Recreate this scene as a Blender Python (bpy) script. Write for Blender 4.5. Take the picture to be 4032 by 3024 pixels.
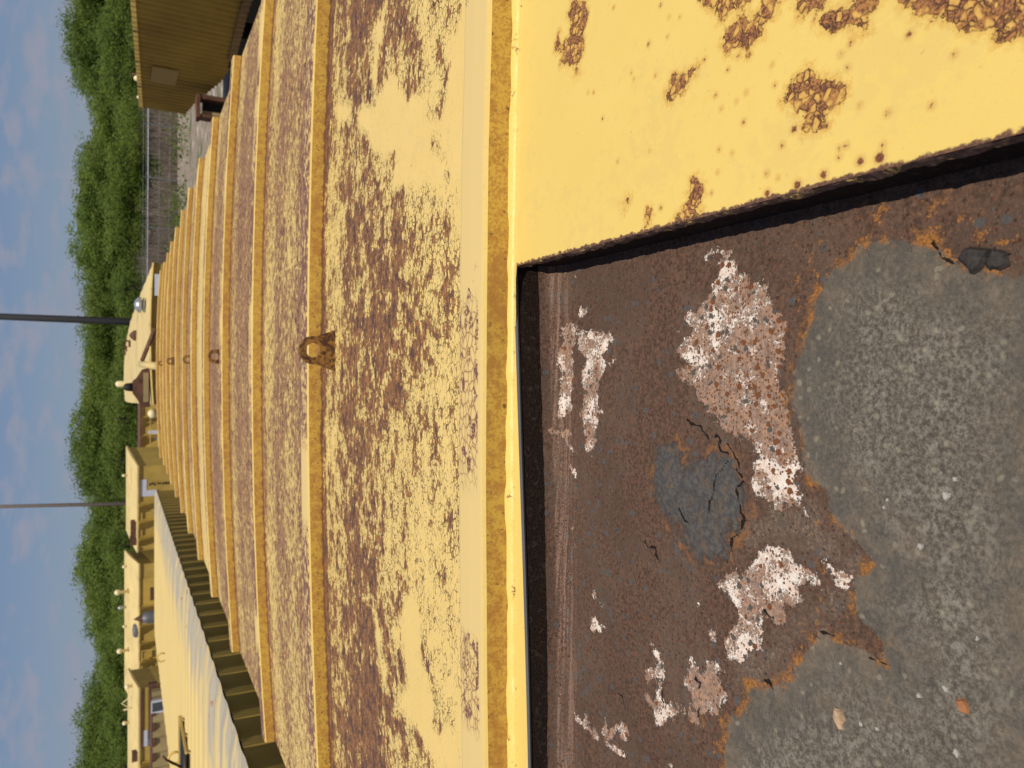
import bpy, math, random
import numpy as np
from mathutils import Vector, Matrix
R_=math.radians
random.seed(7); rng=np.random.default_rng(7)
for o in list(bpy.data.objects): bpy.data.objects.remove(o)
scn=bpy.context.scene; COL=scn.collection

# ---------------------------------------------------------------- camera
FPX=2850.0; VH=504.0
TH=math.atan(1512/FPX); PSI=math.atan(62*math.cos(TH)/FPX); CZ=3.65
Fv=Vector((-math.sin(PSI)*math.cos(TH), math.cos(PSI)*math.cos(TH), -math.sin(TH)))
Rv=Vector((math.cos(PSI), math.sin(PSI), 0)); Uv=Rv.cross(Fv)
CAMP=Vector((0,0,CZ))
cd=bpy.data.cameras.new('camera'); cam=bpy.data.objects.new('camera',cd); COL.objects.link(cam); scn.camera=cam
m=Matrix((( -Uv.x, Rv.x, -Fv.x, 0),( -Uv.y, Rv.y, -Fv.y, 0),( -Uv.z, Rv.z, -Fv.z, CZ),(0,0,0,1)))
cam.matrix_world=m
cd.sensor_fit='HORIZONTAL'; cd.sensor_width=36; cd.lens=FPX/4032*36
cd.clip_start=0.02; cd.clip_end=3000
cd.dof.use_dof=True; cd.dof.focus_distance=0.80; cd.dof.aperture_fstop=12.0

# ---------------------------------------------------------------- light
SUN_EL=67.0; SUN_AZ=168.0      # azimuth clockwise from +Y (behind the camera, slightly to the right)
sd=Vector((math.sin(R_(SUN_AZ))*math.cos(R_(SUN_EL)), math.cos(R_(SUN_AZ))*math.cos(R_(SUN_EL)), math.sin(R_(SUN_EL))))
sl=bpy.data.lights.new('sun','SUN'); sl.energy=4.2; sl.angle=R_(0.53); sl.color=(1.0,0.93,0.80)
so=bpy.data.objects.new('sun',sl); COL.objects.link(so); so.rotation_euler=sd.to_track_quat('Z','Y').to_euler(); so.location=(0,0,60)
w=bpy.data.worlds.new('World'); scn.world=w; w.use_nodes=True
nt=w.node_tree; nt.nodes.clear()
def wn(t,**k):
    n=nt.nodes.new(t)
    for a,b in k.items(): setattr(n,a,b)
    return n
wo=wn('ShaderNodeOutputWorld'); bg=wn('ShaderNodeBackground'); sky=wn('ShaderNodeTexSky'); sky.sky_type='NISHITA'
sky.sun_disc=False; sky.sun_elevation=R_(SUN_EL); sky.sun_rotation=R_(SUN_AZ); sky.air_density=1.0; sky.dust_density=0.6; sky.ozone_density=2.0
bg.inputs['Strength'].default_value=0.086
tc=wn('ShaderNodeTexCoord'); mp=wn('ShaderNodeMapping'); mp.inputs['Scale'].default_value=(1.0,1.0,2.6)
n1=wn('ShaderNodeTexNoise'); n1.inputs['Scale'].default_value=20.0; n1.inputs['Detail'].default_value=6; n1.inputs['Roughness'].default_value=.55
n2=wn('ShaderNodeTexNoise'); n2.inputs['Scale'].default_value=4.5; n2.inputs['Detail'].default_value=3
ad=wn('ShaderNodeMath',operation='MULTIPLY_ADD'); ad.inputs[1].default_value=.55; 
cr_=wn('ShaderNodeValToRGB'); cr_.color_ramp.elements[0].position=.76; cr_.color_ramp.elements[1].position=.96
cr_.color_ramp.elements[0].color=(0,0,0,1); cr_.color_ramp.elements[1].color=(.8,.8,.8,1)
mx=wn('ShaderNodeMix',data_type='RGBA'); mx.inputs['B'].default_value=(3.5,3.6,4.5,1)
hz=wn('ShaderNodeMix',data_type='RGBA'); hz.inputs['Factor'].default_value=.62; hz.inputs['B'].default_value=(1.45,2.05,3.75,1)
L=nt.links
L.new(tc.outputs['Generated'],mp.inputs['Vector']); L.new(mp.outputs[0],n1.inputs['Vector']); L.new(mp.outputs[0],n2.inputs['Vector'])
L.new(n2.outputs['Fac'],ad.inputs[0]); L.new(n1.outputs['Fac'],ad.inputs[2]); L.new(ad.outputs[0],cr_.inputs[0])
L.new(sky.outputs[0],hz.inputs['A']); L.new(hz.outputs['Result'],mx.inputs['A']); L.new(cr_.outputs[0],mx.inputs['Factor'])
L.new(mx.outputs['Result'],bg.inputs['Color']); L.new(bg.outputs[0],wo.inputs[0])
scn.view_settings.view_transform='Standard'; scn.view_settings.look='None'; scn.view_settings.gamma=1.0
scn.view_settings.exposure=0.0
scn.render.engine='CYCLES'

# ---------------------------------------------------------------- helpers
def at(U,V,z):
    """a point seen at upright-photo pixel (U,V) at camera depth z (used to survey far things)"""
    return CAMP+Fv*z+Rv*((U-1512)*z/FPX)-Uv*((V-2016)*z/FPX)
def zdepth(h,V): return h*FPX/(math.cos(TH)*(V-VH))
class NT:
    def __init__(s,name):
        s.m=bpy.data.materials.new(name); s.m.use_nodes=True; s.t=s.m.node_tree; s.t.nodes.clear()
        s.out=s.t.nodes.new('ShaderNodeOutputMaterial'); s.b=s.t.nodes.new('ShaderNodeBsdfPrincipled'); s.t.links.new(s.b.outputs[0],s.out.inputs[0])
        s.tc=s.t.nodes.new('ShaderNodeTexCoord').outputs['Object']
    def put(s,sock,v):
        if isinstance(v,bpy.types.NodeSocket): s.t.links.new(v,sock)
        elif isinstance(v,(tuple,list)) and len(v)==3 and sock.type=='RGBA': sock.default_value=(*v,1)
        else: sock.default_value=v
    def math(s,op,a,b=0.0,c=0.0,clamp=False):
        n=s.t.nodes.new('ShaderNodeMath'); n.operation=op; n.use_clamp=clamp
        s.put(n.inputs[0],a); s.put(n.inputs[1],b)
        if op in('MULTIPLY_ADD',): s.put(n.inputs[2],c)
        return n.outputs[0]
    def add(s,a,b): return s.math('ADD',a,b)
    def mul(s,a,b): return s.math('MULTIPLY',a,b)
    def sub(s,a,b): return s.math('SUBTRACT',a,b)
    def ss(s,x,a,b):
        n=s.t.nodes.new('ShaderNodeMapRange'); n.interpolation_type='SMOOTHSTEP'
        s.put(n.inputs['Value'],x)
        if a<=b: s.put(n.inputs['From Min'],a); s.put(n.inputs['From Max'],b); n.inputs['To Min'].default_value=0; n.inputs['To Max'].default_value=1
        else: s.put(n.inputs['From Min'],b); s.put(n.inputs['From Max'],a); n.inputs['To Min'].default_value=1; n.inputs['To Max'].default_value=0
        return n.outputs[0]
    def mix(s,f,a,b):
        n=s.t.nodes.new('ShaderNodeMix'); n.data_type='RGBA'
        s.put(n.inputs['Factor'],f); s.put(n.inputs['A'],a); s.put(n.inputs['B'],b); return n.outputs['Result']
    def attr(s,name):
        n=s.t.nodes.new('ShaderNodeAttribute'); n.attribute_name=name; return n.outputs['Fac']
    def map(s,scale,v=None,loc=(0,0,0)):
        n=s.t.nodes.new('ShaderNodeMapping'); n.inputs['Scale'].default_value=scale; n.inputs['Location'].default_value=loc
        s.put(n.inputs['Vector'],v or s.tc); return n.outputs[0]
    def noise(s,scale,detail=5,rough=.55,v=None,dist=0.0):
        n=s.t.nodes.new('ShaderNodeTexNoise'); n.inputs['Scale'].default_value=scale; n.inputs['Detail'].default_value=detail
        n.inputs['Roughness'].default_value=rough; n.inputs['Distortion'].default_value=dist; s.put(n.inputs['Vector'],v or s.tc)
        return n.outputs['Fac']
    def vor(s,scale,feature='F1',v=None,rnd=1.0):
        n=s.t.nodes.new('ShaderNodeTexVoronoi'); n.feature=feature; n.inputs['Scale'].default_value=scale; n.inputs['Randomness'].default_value=rnd
        s.put(n.inputs['Vector'],v or s.tc)
        return n
    def sep(s,c):
        n=s.t.nodes.new('ShaderNodeSeparateColor'); s.put(n.inputs[0],c); return n.outputs
    def warp(s,amount,scale):
        n=s.t.nodes.new('ShaderNodeTexNoise'); n.inputs['Scale'].default_value=scale; n.inputs['Detail'].default_value=3; s.put(n.inputs['Vector'],s.tc)
        v=s.t.nodes.new('ShaderNodeVectorMath'); v.operation='SUBTRACT'; s.put(v.inputs[0],n.outputs['Color']); v.inputs[1].default_value=(.5,.5,.5)
        k=s.t.nodes.new('ShaderNodeVectorMath'); k.operation='SCALE'; s.put(k.inputs[0],v.outputs[0]); k.inputs['Scale'].default_value=amount
        a=s.t.nodes.new('ShaderNodeVectorMath'); a.operation='ADD'; s.put(a.inputs[0],s.tc); s.put(a.inputs[1],k.outputs[0])
        return a.outputs[0]
    def bump(s,h,strength,dist):
        n=s.t.nodes.new('ShaderNodeBump'); n.inputs['Strength'].default_value=strength; n.inputs['Distance'].default_value=dist
        s.put(n.inputs['Height'],h); s.t.links.new(n.outputs[0],s.b.inputs['Normal'])
    def fin(s,col,rough=.6,metal=0.0,spec=.35):
        s.put(s.b.inputs['Base Color'],col); s.put(s.b.inputs['Roughness'],rough); s.put(s.b.inputs['Metallic'],metal)
        s.put(s.b.inputs['Specular IOR Level'],spec); return s.m

class MB:
    def __init__(s): s.v=[]; s.f=[]
    def quad(s,a,b,c,d):
        n=len(s.v); s.v+= [tuple(a),tuple(b),tuple(c),tuple(d)]; s.f.append((n,n+1,n+2,n+3))
    def box(s,c,d,M=None):
        n=len(s.v)
        for dx in(-.5,.5):
            for dy in(-.5,.5):
                for dz in(-.5,.5):
                    p=Vector((c[0]+dx*d[0],c[1]+dy*d[1],c[2]+dz*d[2]))
                    s.v.append(tuple(M@p if M else p))
        for q in((0,1,3,2),(4,6,7,5),(0,4,5,1),(2,3,7,6),(0,2,6,4),(1,5,7,3)): s.f.append(tuple(n+i for i in q))
    def tube(s,pts,rad,seg=10,cap=True):
        pts=[Vector(p) for p in pts]; rr=rad if hasattr(rad,'__len__') else [rad]*len(pts)
        n0=len(s.v)
        for i,p in enumerate(pts):
            d=(pts[min(i+1,len(pts)-1)]-pts[max(i-1,0)]).normalized()
            a=d.cross(Vector((0,0,1)) if abs(d.z)<.9 else Vector((1,0,0))).normalized(); b=d.cross(a)
            for k in range(seg):
                t=2*math.pi*k/seg; s.v.append(tuple(p+(a*math.cos(t)+b*math.sin(t))*rr[i]))
        for i in range(len(pts)-1):
            for k in range(seg):
                k2=(k+1)%seg; s.f.append((n0+i*seg+k,n0+i*seg+k2,n0+(i+1)*seg+k2,n0+(i+1)*seg+k))
        if cap:
            s.f.append(tuple(n0+k for k in range(seg))[::-1]); s.f.append(tuple(n0+(len(pts)-1)*seg+k for k in range(seg)))
    def lathe(s,c,prof,seg=16):
        s.tube_profile(Vector(c),prof,seg)
    def tube_profile(s,c,prof,seg):
        n0=len(s.v)
        for (r,z) in prof:
            for k in range(seg):
                t=2*math.pi*k/seg; s.v.append((c.x+r*math.cos(t),c.y+r*math.sin(t),c.z+z))
        for i in range(len(prof)-1):
            for k in range(seg):
                k2=(k+1)%seg; s.f.append((n0+i*seg+k,n0+i*seg+k2,n0+(i+1)*seg+k2,n0+(i+1)*seg+k))
        s.f.append(tuple(n0+k for k in range(seg))[::-1]); s.f.append(tuple(n0+(len(prof)-1)*seg+k for k in range(seg)))
    def grid(s,P,close_u=False):
        """P[i][j] points"""
        n0=len(s.v); a=len(P); b=len(P[0])
        for r in P:
            for p in r: s.v.append(tuple(p))
        for i in range(a-1):
            for j in range(b-1):
                s.f.append((n0+i*b+j,n0+i*b+j+1,n0+(i+1)*b+j+1,n0+(i+1)*b+j))
    def build(s,name,mat,parent=None,smooth=False,attrs=None,bevel=0,label=None):
        me=bpy.data.meshes.new(name); me.from_pydata(s.v,[],s.f); me.update()
        if smooth:
            for p in me.polygons: p.use_smooth=True
        if attrs:
            for k,a in attrs.items():
                at_=me.attributes.new(k,'FLOAT','POINT'); at_.data.foreach_set('value',np.asarray(a,dtype=np.float32))
        o=bpy.data.objects.new(name,me); COL.objects.link(o)
        if mat: me.materials.append(mat)
        if parent: o.parent=parent
        if bevel:
            b=o.modifiers.new('bevel','BEVEL'); b.width=bevel; b.segments=2; b.limit_method='ANGLE'
        if label: o['label']=label
        return o
def tag(o,label=None,cat=None,group=None,kind=None):
    for k,v in(('label',label),('category',cat),('group',group),('kind',kind)):
        if v: o[k]=v
    return o
def thing(name,loc,label,cat,group=None,rz=0):
    e=bpy.data.objects.new(name,None); COL.objects.link(e); e.location=loc; e.rotation_euler=(0,0,rz); e.empty_display_size=.3
    return tag(e,label,cat,group)
def sdf_poly(px,py,poly):
    """signed distance, positive inside"""
    P=np.asarray(poly); n=len(P); d2=np.full(px.shape,1e9); ins=np.zeros(px.shape,bool)
    for i in range(n):
        a=P[i]; b=P[(i+1)%n]; e=b-a; L2=(e**2).sum()+1e-12
        t=np.clip(((px-a[0])*e[0]+(py-a[1])*e[1])/L2,0,1)
        d2=np.minimum(d2,(px-a[0]-t*e[0])**2+(py-a[1]-t*e[1])**2)
        c=((a[1]>py)!=(b[1]>py))
        if abs(e[1])>1e-9: ins^= c&(px<(e[0]*(py-a[1])/e[1]+a[0]))
    d=np.sqrt(d2); return np.where(ins,d,-d)
def dist_line(px,py,pl):
    P=np.asarray(pl); d2=np.full(px.shape,1e9)
    for i in range(len(P)-1):
        a=P[i]; b=P[i+1]; e=b-a; L2=(e**2).sum()+1e-12
        t=np.clip(((px-a[0])*e[0]+(py-a[1])*e[1])/L2,0,1)
        d2=np.minimum(d2,(px-a[0]-t*e[0])**2+(py-a[1]-t*e[1])**2)
    return np.sqrt(d2)
def union(px,py,polys):
    r=np.full(px.shape,-1.0)
    for p in polys: r=np.maximum(r,sdf_poly(px,py,p))
    return r
def vnoise(x,y,s,seed=0):
    """smooth value noise, 0..1"""
    g=np.random.default_rng(seed).random((257,257)); X=(x*s)%256; Y=(y*s)%256
    i=X.astype(int); j=Y.astype(int); u=X-i; v=Y-j; u=u*u*(3-2*u); v=v*v*(3-2*v)
    return (g[i,j]*(1-u)+g[i+1,j]*u)*(1-v)+(g[i,j+1]*(1-u)+g[i+1,j+1]*u)*v
# surveyed outlines of stains, paint remains and cracks, in metres on the container
WHITE=[[(0.0594,0.8228),(0.065,0.8029),(0.057,0.7887),(0.0446,0.7903),(0.0267,0.7984),(0.0118,0.7963),(-0.0114,0.7983),(-0.0485,0.7976),(-0.0583,0.8061),(-0.0645,0.825),(-0.032,0.8192),(-0.0049,0.8178),(0.0222,0.8266),(0.0389,0.8174)],[(0.0523,0.7862),(0.0535,0.7756),(0.0499,0.7599),(0.0524,0.7394),(0.0481,0.7179),(0.0478,0.7106),(0.0362,0.6992),(0.0395,0.7177),(0.0258,0.7196),(0.0191,0.7269),(0.012,0.722),(0.0134,0.7079),(0.0037,0.7192),(0.0009,0.7335),(-0.0104,0.736),(-0.0172,0.7331),(-0.0246,0.7406),(-0.0386,0.7382),(-0.0497,0.7293),(-0.0573,0.7422),(-0.0705,0.7458),(-0.0871,0.7405),(-0.0962,0.7464),(-0.1084,0.7541),(-0.091,0.7658),(-0.0693,0.768),(-0.0567,0.7788),(-0.0303,0.7711),(-0.011,0.7744),(0.0036,0.7746),(0.0152,0.7644),(0.0288,0.7858)],[(0.1116,0.5314),(0.119,0.5299),(0.119,0.5177),(0.1102,0.5206),(0.1054,0.5099),(0.0976,0.5069),(0.0922,0.4997),(0.0877,0.4981),(0.0842,0.4939),(0.0851,0.4783),(0.0772,0.4725),(0.0582,0.464),(0.0439,0.4518),(0.023,0.4489),(0.0084,0.455),(-0.0115,0.4561),(-0.0216,0.4494),(-0.042,0.4438),(-0.0694,0.4381),(-0.079,0.4317),(-0.0931,0.4365),(-0.1035,0.4312),(-0.1198,0.4259),(-0.1137,0.4372),(-0.1217,0.4605),(-0.1133,0.4677),(-0.109,0.4746),(-0.115,0.4857),(-0.0971,0.4876),(-0.0781,0.4809),(-0.0621,0.4895),(-0.0596,0.5113),(-0.0541,0.5252),(-0.0446,0.536),(-0.0385,0.5475),(-0.0262,0.5594),(-0.0138,0.5698),(-0.0057,0.5889),(0.0025,0.5911),(0.011,0.5806),(0.0231,0.5931),(0.036,0.5776),(0.0464,0.5709),(0.0551,0.5815),(0.0622,0.5816),(0.0626,0.5678),(0.0741,0.5511),(0.0828,0.5466),(0.101,0.5357)],[(-0.1855,0.4947),(-0.1646,0.4765),(-0.1559,0.4654),(-0.1521,0.4534),(-0.1549,0.4416),(-0.1664,0.4311),(-0.1646,0.4107),(-0.1757,0.4117),(-0.1717,0.4226),(-0.1823,0.4284),(-0.189,0.4272),(-0.193,0.4227),(-0.1999,0.4331),(-0.2055,0.4445),(-0.2156,0.4468),(-0.2221,0.4546),(-0.2218,0.4668),(-0.2219,0.4724),(-0.2494,0.4719),(-0.2566,0.4864),(-0.2728,0.4978),(-0.2751,0.5102),(-0.2606,0.5181),(-0.2527,0.5153),(-0.2407,0.5029),(-0.2246,0.502),(-0.2127,0.516),(-0.2085,0.5305),(-0.1935,0.5177)],[(-0.1567,0.4098),(-0.154,0.4027),(-0.1595,0.3936),(-0.1614,0.3816),(-0.1743,0.3846),(-0.1712,0.3956),(-0.1621,0.4006)],[(-0.2972,0.6269),(-0.3098,0.6106),(-0.3105,0.6019),(-0.3205,0.6046),(-0.3311,0.6122),(-0.3419,0.61),(-0.3544,0.6059),(-0.3532,0.5905),(-0.3481,0.5813),(-0.3478,0.5686),(-0.3315,0.5618),(-0.3256,0.5654),(-0.3217,0.5745),(-0.3123,0.5693),(-0.3019,0.5677),(-0.2902,0.5661),(-0.289,0.5591),(-0.2962,0.5555),(-0.3002,0.5468),(-0.2847,0.5438),(-0.283,0.5289),(-0.287,0.5177),(-0.2904,0.5176),(-0.2957,0.5254),(-0.3008,0.5174),(-0.3098,0.511),(-0.3206,0.5234),(-0.3312,0.5264),(-0.3367,0.5394),(-0.3441,0.5511),(-0.3532,0.5527),(-0.3606,0.5612),(-0.3531,0.5667),(-0.3581,0.5811),(-0.3695,0.5959),(-0.3817,0.6152),(-0.3691,0.6255),(-0.3623,0.6381),(-0.3572,0.6319),(-0.3583,0.6217),(-0.3489,0.6178),(-0.3365,0.6161),(-0.3427,0.6322),(-0.3354,0.6376),(-0.3248,0.6305),(-0.3177,0.6144)],[(-0.4408,0.7826),(-0.4402,0.7632),(-0.4338,0.7552),(-0.4423,0.7471),(-0.4373,0.7291),(-0.4467,0.7238),(-0.4432,0.7066),(-0.4376,0.7165),(-0.4192,0.7144),(-0.4189,0.707),(-0.4278,0.7044),(-0.418,0.695),(-0.4079,0.6882),(-0.4087,0.6676),(-0.4187,0.6651),(-0.4296,0.6739),(-0.4272,0.6808),(-0.4168,0.6765),(-0.4205,0.6879),(-0.4346,0.6971),(-0.4421,0.7042),(-0.4404,0.6852),(-0.4429,0.6669),(-0.4478,0.6713),(-0.4503,0.7064),(-0.45,0.7443),(-0.4482,0.747),(-0.449,0.7658),(-0.4476,0.7768)],[(-0.3012,0.7446),(-0.309,0.7315),(-0.31,0.7165),(-0.32,0.7225),(-0.3177,0.7314),(-0.3227,0.7468)],[(-0.265,0.7427),(-0.2703,0.7348),(-0.2767,0.7342),(-0.2782,0.7378),(-0.2704,0.7405)],[(-0.2324,0.5567),(-0.2283,0.5508),(-0.2345,0.5515),(-0.2384,0.5484),(-0.2404,0.5531)],[(-0.2827,0.727),(-0.2791,0.7183),(-0.2826,0.7165),(-0.2867,0.7231)],[(-0.4162,0.595),(-0.4119,0.5913),(-0.4179,0.5883),(-0.4207,0.594)],[(-0.2547,0.5393),(-0.2521,0.5357),(-0.2573,0.5294),(-0.2646,0.5301),(-0.2689,0.5357),(-0.2626,0.5383)],[(-0.2024,0.7949),(-0.2001,0.7908),(-0.2046,0.7866),(-0.2078,0.7892),(-0.2074,0.7934)],[(-0.224,0.7867),(-0.2218,0.7835),(-0.2286,0.7807),(-0.231,0.7847)],[(-0.1229,0.802),(-0.1249,0.7936),(-0.122,0.7882),(-0.1295,0.7826),(-0.1376,0.7879),(-0.1311,0.7948)],[(-0.0755,0.8346),(-0.076,0.8199),(-0.0758,0.7973),(-0.0816,0.7944),(-0.0868,0.8027),(-0.0979,0.7927),(-0.1043,0.7967),(-0.0948,0.8081),(-0.0834,0.8169)],[(0.0715,0.7864),(0.0829,0.7799),(0.0795,0.7733),(0.0795,0.7641),(0.0731,0.7653),(0.0696,0.7784)],[(0.0513,0.6002),(0.0517,0.5956),(0.0413,0.5927),(0.0452,0.5982)],[(0.1211,0.5514),(0.1216,0.5473),(0.1214,0.5338),(0.1187,0.5346),(0.1191,0.5457),(0.115,0.5488),(0.1165,0.5518)],[(0.1251,0.7962),(0.1256,0.7915),(0.1207,0.7901),(0.1215,0.795)]]
SILT=[(0.0644,0.242),(0.0679,0.2723),(0.0741,0.2978),(0.0803,0.3078),(0.0879,0.3146),(0.0969,0.3235),(0.1006,0.3416),(0.1042,0.3649),(0.1012,0.3814),(0.0936,0.3877),(0.0879,0.4029),(0.0802,0.4119),(0.0652,0.4212),(0.0473,0.4231),(0.0355,0.4289),(0.0074,0.4385),(-0.0112,0.443),(-0.0215,0.4466),(-0.0396,0.4362),(-0.0586,0.4308),(-0.0821,0.4316),(-0.0908,0.4205),(-0.0967,0.4062),(-0.1148,0.4037),(-0.1233,0.391),(-0.1391,0.3714),(-0.1436,0.359),(-0.1527,0.366),(-0.1622,0.3784),(-0.1806,0.3792),(-0.1959,0.3734),(-0.1979,0.3652),(-0.2061,0.3511),(-0.2209,0.3516),(-0.2183,0.3648),(-0.2163,0.3753),(-0.2161,0.3892),(-0.2143,0.404),(-0.226,0.4156),(-0.2419,0.4262),(-0.2511,0.4346),(-0.2639,0.4357),(-0.2807,0.4575),(-0.2914,0.4873),(-0.3118,0.4882),(-0.3284,0.5091),(-0.3412,0.5119),(-0.383,0.5175),(-0.4538,0.5209),(-0.2883,0.2353)]
TANZ=[[(-0.1251,0.4773),(-0.1156,0.4484),(-0.1054,0.427),(-0.1094,0.4115),(-0.1233,0.4062),(-0.138,0.3867),(-0.1506,0.3705),(-0.1655,0.3815),(-0.1588,0.3958),(-0.1514,0.4183),(-0.1479,0.4423),(-0.1505,0.4649),(-0.1643,0.4857),(-0.1497,0.4954)],[(-0.2772,0.5026),(-0.2609,0.4839),(-0.251,0.4689),(-0.226,0.4491),(-0.2068,0.4303),(-0.1879,0.41),(-0.1749,0.386),(-0.1885,0.3834),(-0.2157,0.4171),(-0.2424,0.4377),(-0.2697,0.4568),(-0.2844,0.4834),(-0.3039,0.5086)]]
BLISTER=[(-0.0766,0.6251),(-0.0775,0.6079),(-0.0879,0.5893),(-0.0911,0.5751),(-0.0934,0.5546),(-0.0869,0.5385),(-0.0853,0.5244),(-0.0904,0.5107),(-0.1041,0.4987),(-0.1308,0.4968),(-0.1506,0.5037),(-0.1603,0.5184),(-0.175,0.5242),(-0.1846,0.5366),(-0.1838,0.563),(-0.1651,0.5878),(-0.1513,0.6121),(-0.1224,0.6282)]
CRACKS=[[(-0.0484,0.5776),(-0.0528,0.5723),(-0.054,0.5554),(-0.0616,0.5487),(-0.067,0.5445)],[(-0.0669,0.531),(-0.0733,0.5277),(-0.079,0.5177),(-0.0834,0.5176),(-0.0922,0.5258),(-0.1066,0.5326),(-0.1156,0.5324),(-0.1269,0.5393),(-0.1376,0.5415)],[(-0.0605,0.5358),(-0.0666,0.5279),(-0.0692,0.5201),(-0.0772,0.511),(-0.0831,0.505),(-0.0921,0.507)],[(-0.0927,0.5033),(-0.1016,0.4966),(-0.1083,0.5052),(-0.1218,0.5013),(-0.1337,0.4946),(-0.1464,0.4986),(-0.1573,0.5094),(-0.1726,0.5136),(-0.1825,0.518)],[(-0.1402,0.5838),(-0.1498,0.5766),(-0.1554,0.5686)],[(-0.186,0.641),(-0.1926,0.6358),(-0.1915,0.6249),(-0.1998,0.6228),(-0.204,0.6188)],[(0.0959,0.3225),(0.0892,0.3172),(0.0843,0.312),(0.0787,0.3077)],[(-0.2151,0.4098),(-0.2141,0.4006),(-0.2162,0.3893)],[(-0.221,0.3647),(-0.2216,0.3587),(-0.221,0.3507)],[(-0.2818,0.4713),(-0.2781,0.4617),(-0.2818,0.4575)],[(-0.2148,0.4726),(-0.2177,0.4642),(-0.2181,0.4588)],[(-0.3089,0.557),(-0.3116,0.5483),(-0.3189,0.5516)],[(-0.3432,0.61),(-0.3539,0.6078)],[(-0.336,0.5521),(-0.3482,0.5524)],[(-0.3786,0.6852),(-0.3804,0.676),(-0.3864,0.677)]]
PEEL=[[(0.4301,0.7166),(0.4162,0.6853),(0.3921,0.6825),(0.3821,0.6893),(0.3628,0.6889),(0.3495,0.6981),(0.3567,0.7176),(0.3633,0.7354),(0.3775,0.7306),(0.3873,0.7489),(0.3997,0.7492),(0.4058,0.744),(0.385,0.7359),(0.3886,0.7183),(0.4062,0.7161),(0.419,0.7213)],[(0.3478,0.7077),(0.3495,0.6981),(0.34,0.6932),(0.3395,0.7027)],[(0.3402,0.501),(0.334,0.5008),(0.3163,0.479),(0.3003,0.469),(0.309,0.4665),(0.3071,0.4533),(0.3066,0.4393),(0.3122,0.4394)],[(0.2939,0.4676),(0.2962,0.457),(0.2981,0.448),(0.2899,0.4353),(0.2949,0.4255),(0.2746,0.4251),(0.2726,0.4337),(0.2619,0.4397),(0.2724,0.45),(0.2732,0.4618),(0.2875,0.4688)],[(0.2704,0.5418),(0.2793,0.5306),(0.2739,0.5273),(0.2748,0.5179),(0.2761,0.5072),(0.275,0.5012),(0.2699,0.5041),(0.2637,0.5161),(0.2553,0.5191),(0.2611,0.527),(0.2563,0.535),(0.2579,0.5432)],[(0.1755,0.5053),(0.1772,0.4993),(0.1712,0.4955),(0.164,0.4902),(0.1558,0.4901),(0.1505,0.4988),(0.1427,0.4957),(0.1402,0.5046),(0.1402,0.5279),(0.1458,0.5232),(0.1524,0.514),(0.1615,0.5073)],[(0.1722,0.6083),(0.1801,0.6007),(0.175,0.5987),(0.1691,0.6044)],[(0.1443,0.5695),(0.162,0.568),(0.1611,0.5636),(0.1501,0.5643)],[(0.3081,0.4257),(0.302,0.4123),(0.2945,0.4122),(0.2843,0.4144),(0.2818,0.4215),(0.2796,0.4276)],[(0.2922,0.3949),(0.279,0.3658),(0.2677,0.3656),(0.2719,0.3792),(0.2739,0.3901)],[(0.2643,0.3738),(0.2647,0.3625),(0.2654,0.3545),(0.2574,0.3495),(0.2553,0.3428),(0.2653,0.3374),(0.2583,0.3219),(0.2506,0.3244),(0.2501,0.3307),(0.2387,0.3304),(0.2412,0.3406),(0.2502,0.3523),(0.2508,0.3663)],[(0.2544,0.3082),(0.2141,0.22),(0.1878,0.2194),(0.1937,0.2309),(0.1971,0.2444),(0.2047,0.2478),(0.2096,0.2615),(0.2206,0.2724),(0.2253,0.2852),(0.238,0.2956),(0.2416,0.3038)],[(0.2125,0.4024),(0.2222,0.3958),(0.2286,0.3859),(0.2267,0.3783),(0.2202,0.3698),(0.2132,0.3645),(0.2107,0.3574),(0.2059,0.3485),(0.1989,0.3474),(0.1946,0.3522),(0.1906,0.361),(0.1881,0.3671),(0.1817,0.3629),(0.18,0.369),(0.1837,0.3818),(0.1923,0.3809),(0.1965,0.3746),(0.2013,0.3898)]]
SPOTS=[(0.1875,0.3917,0.0032),(0.182,0.3624,0.0019),(0.1783,0.4029,0.002),(0.1622,0.3511,0.0014),(0.1559,0.3514,0.0015),(0.1624,0.3457,0.0018),(0.1486,0.3342,0.0034),(0.1473,0.3193,0.0044),(0.1551,0.3173,0.0016),(0.1757,0.3143,0.002),(0.1712,0.2842,0.0018),(0.1981,0.2705,0.0013),(0.1877,0.3359,0.0012),(0.1463,0.3643,0.0035),(0.1441,0.3876,0.004),(0.1598,0.418,0.0019),(0.1539,0.4065,0.0011),(0.1441,0.4171,0.0033),(0.228,0.4115,0.0013),(0.245,0.4148,0.0011),(0.2224,0.3001,0.0023),(0.2175,0.3458,0.0015),(0.2336,0.3442,0.0019),(0.229,0.3519,0.0015),(0.385,0.6314,0.0017),(0.3535,0.5543,0.002),(0.3229,0.5711,0.0025),(0.3187,0.5428,0.001),(0.2585,0.4629,0.0015),(0.2653,0.4512,0.0018),(0.2781,0.4917,0.0017),(0.2882,0.5599,0.0016),(0.2962,0.594,0.0011),(0.3047,0.5983,0.0009),(0.3072,0.6658,0.0015),(0.311,0.6771,0.0009),(0.2733,0.6475,0.0019),(0.2414,0.4771,0.0018),(0.2083,0.4439,0.0021),(0.2321,0.4416,0.0014),(0.2285,0.4524,0.001),(0.2278,0.47,0.0012),(0.1934,0.4718,0.0014),(0.1862,0.4562,0.0012),(0.174,0.4728,0.0012),(0.2195,0.6191,0.0014),(0.2166,0.5664,0.0008),(0.3365,0.5414,0.0008),(0.3299,0.526,0.0008),(0.158,0.548,0.0022),(0.1577,0.4801,0.0016)]
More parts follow.
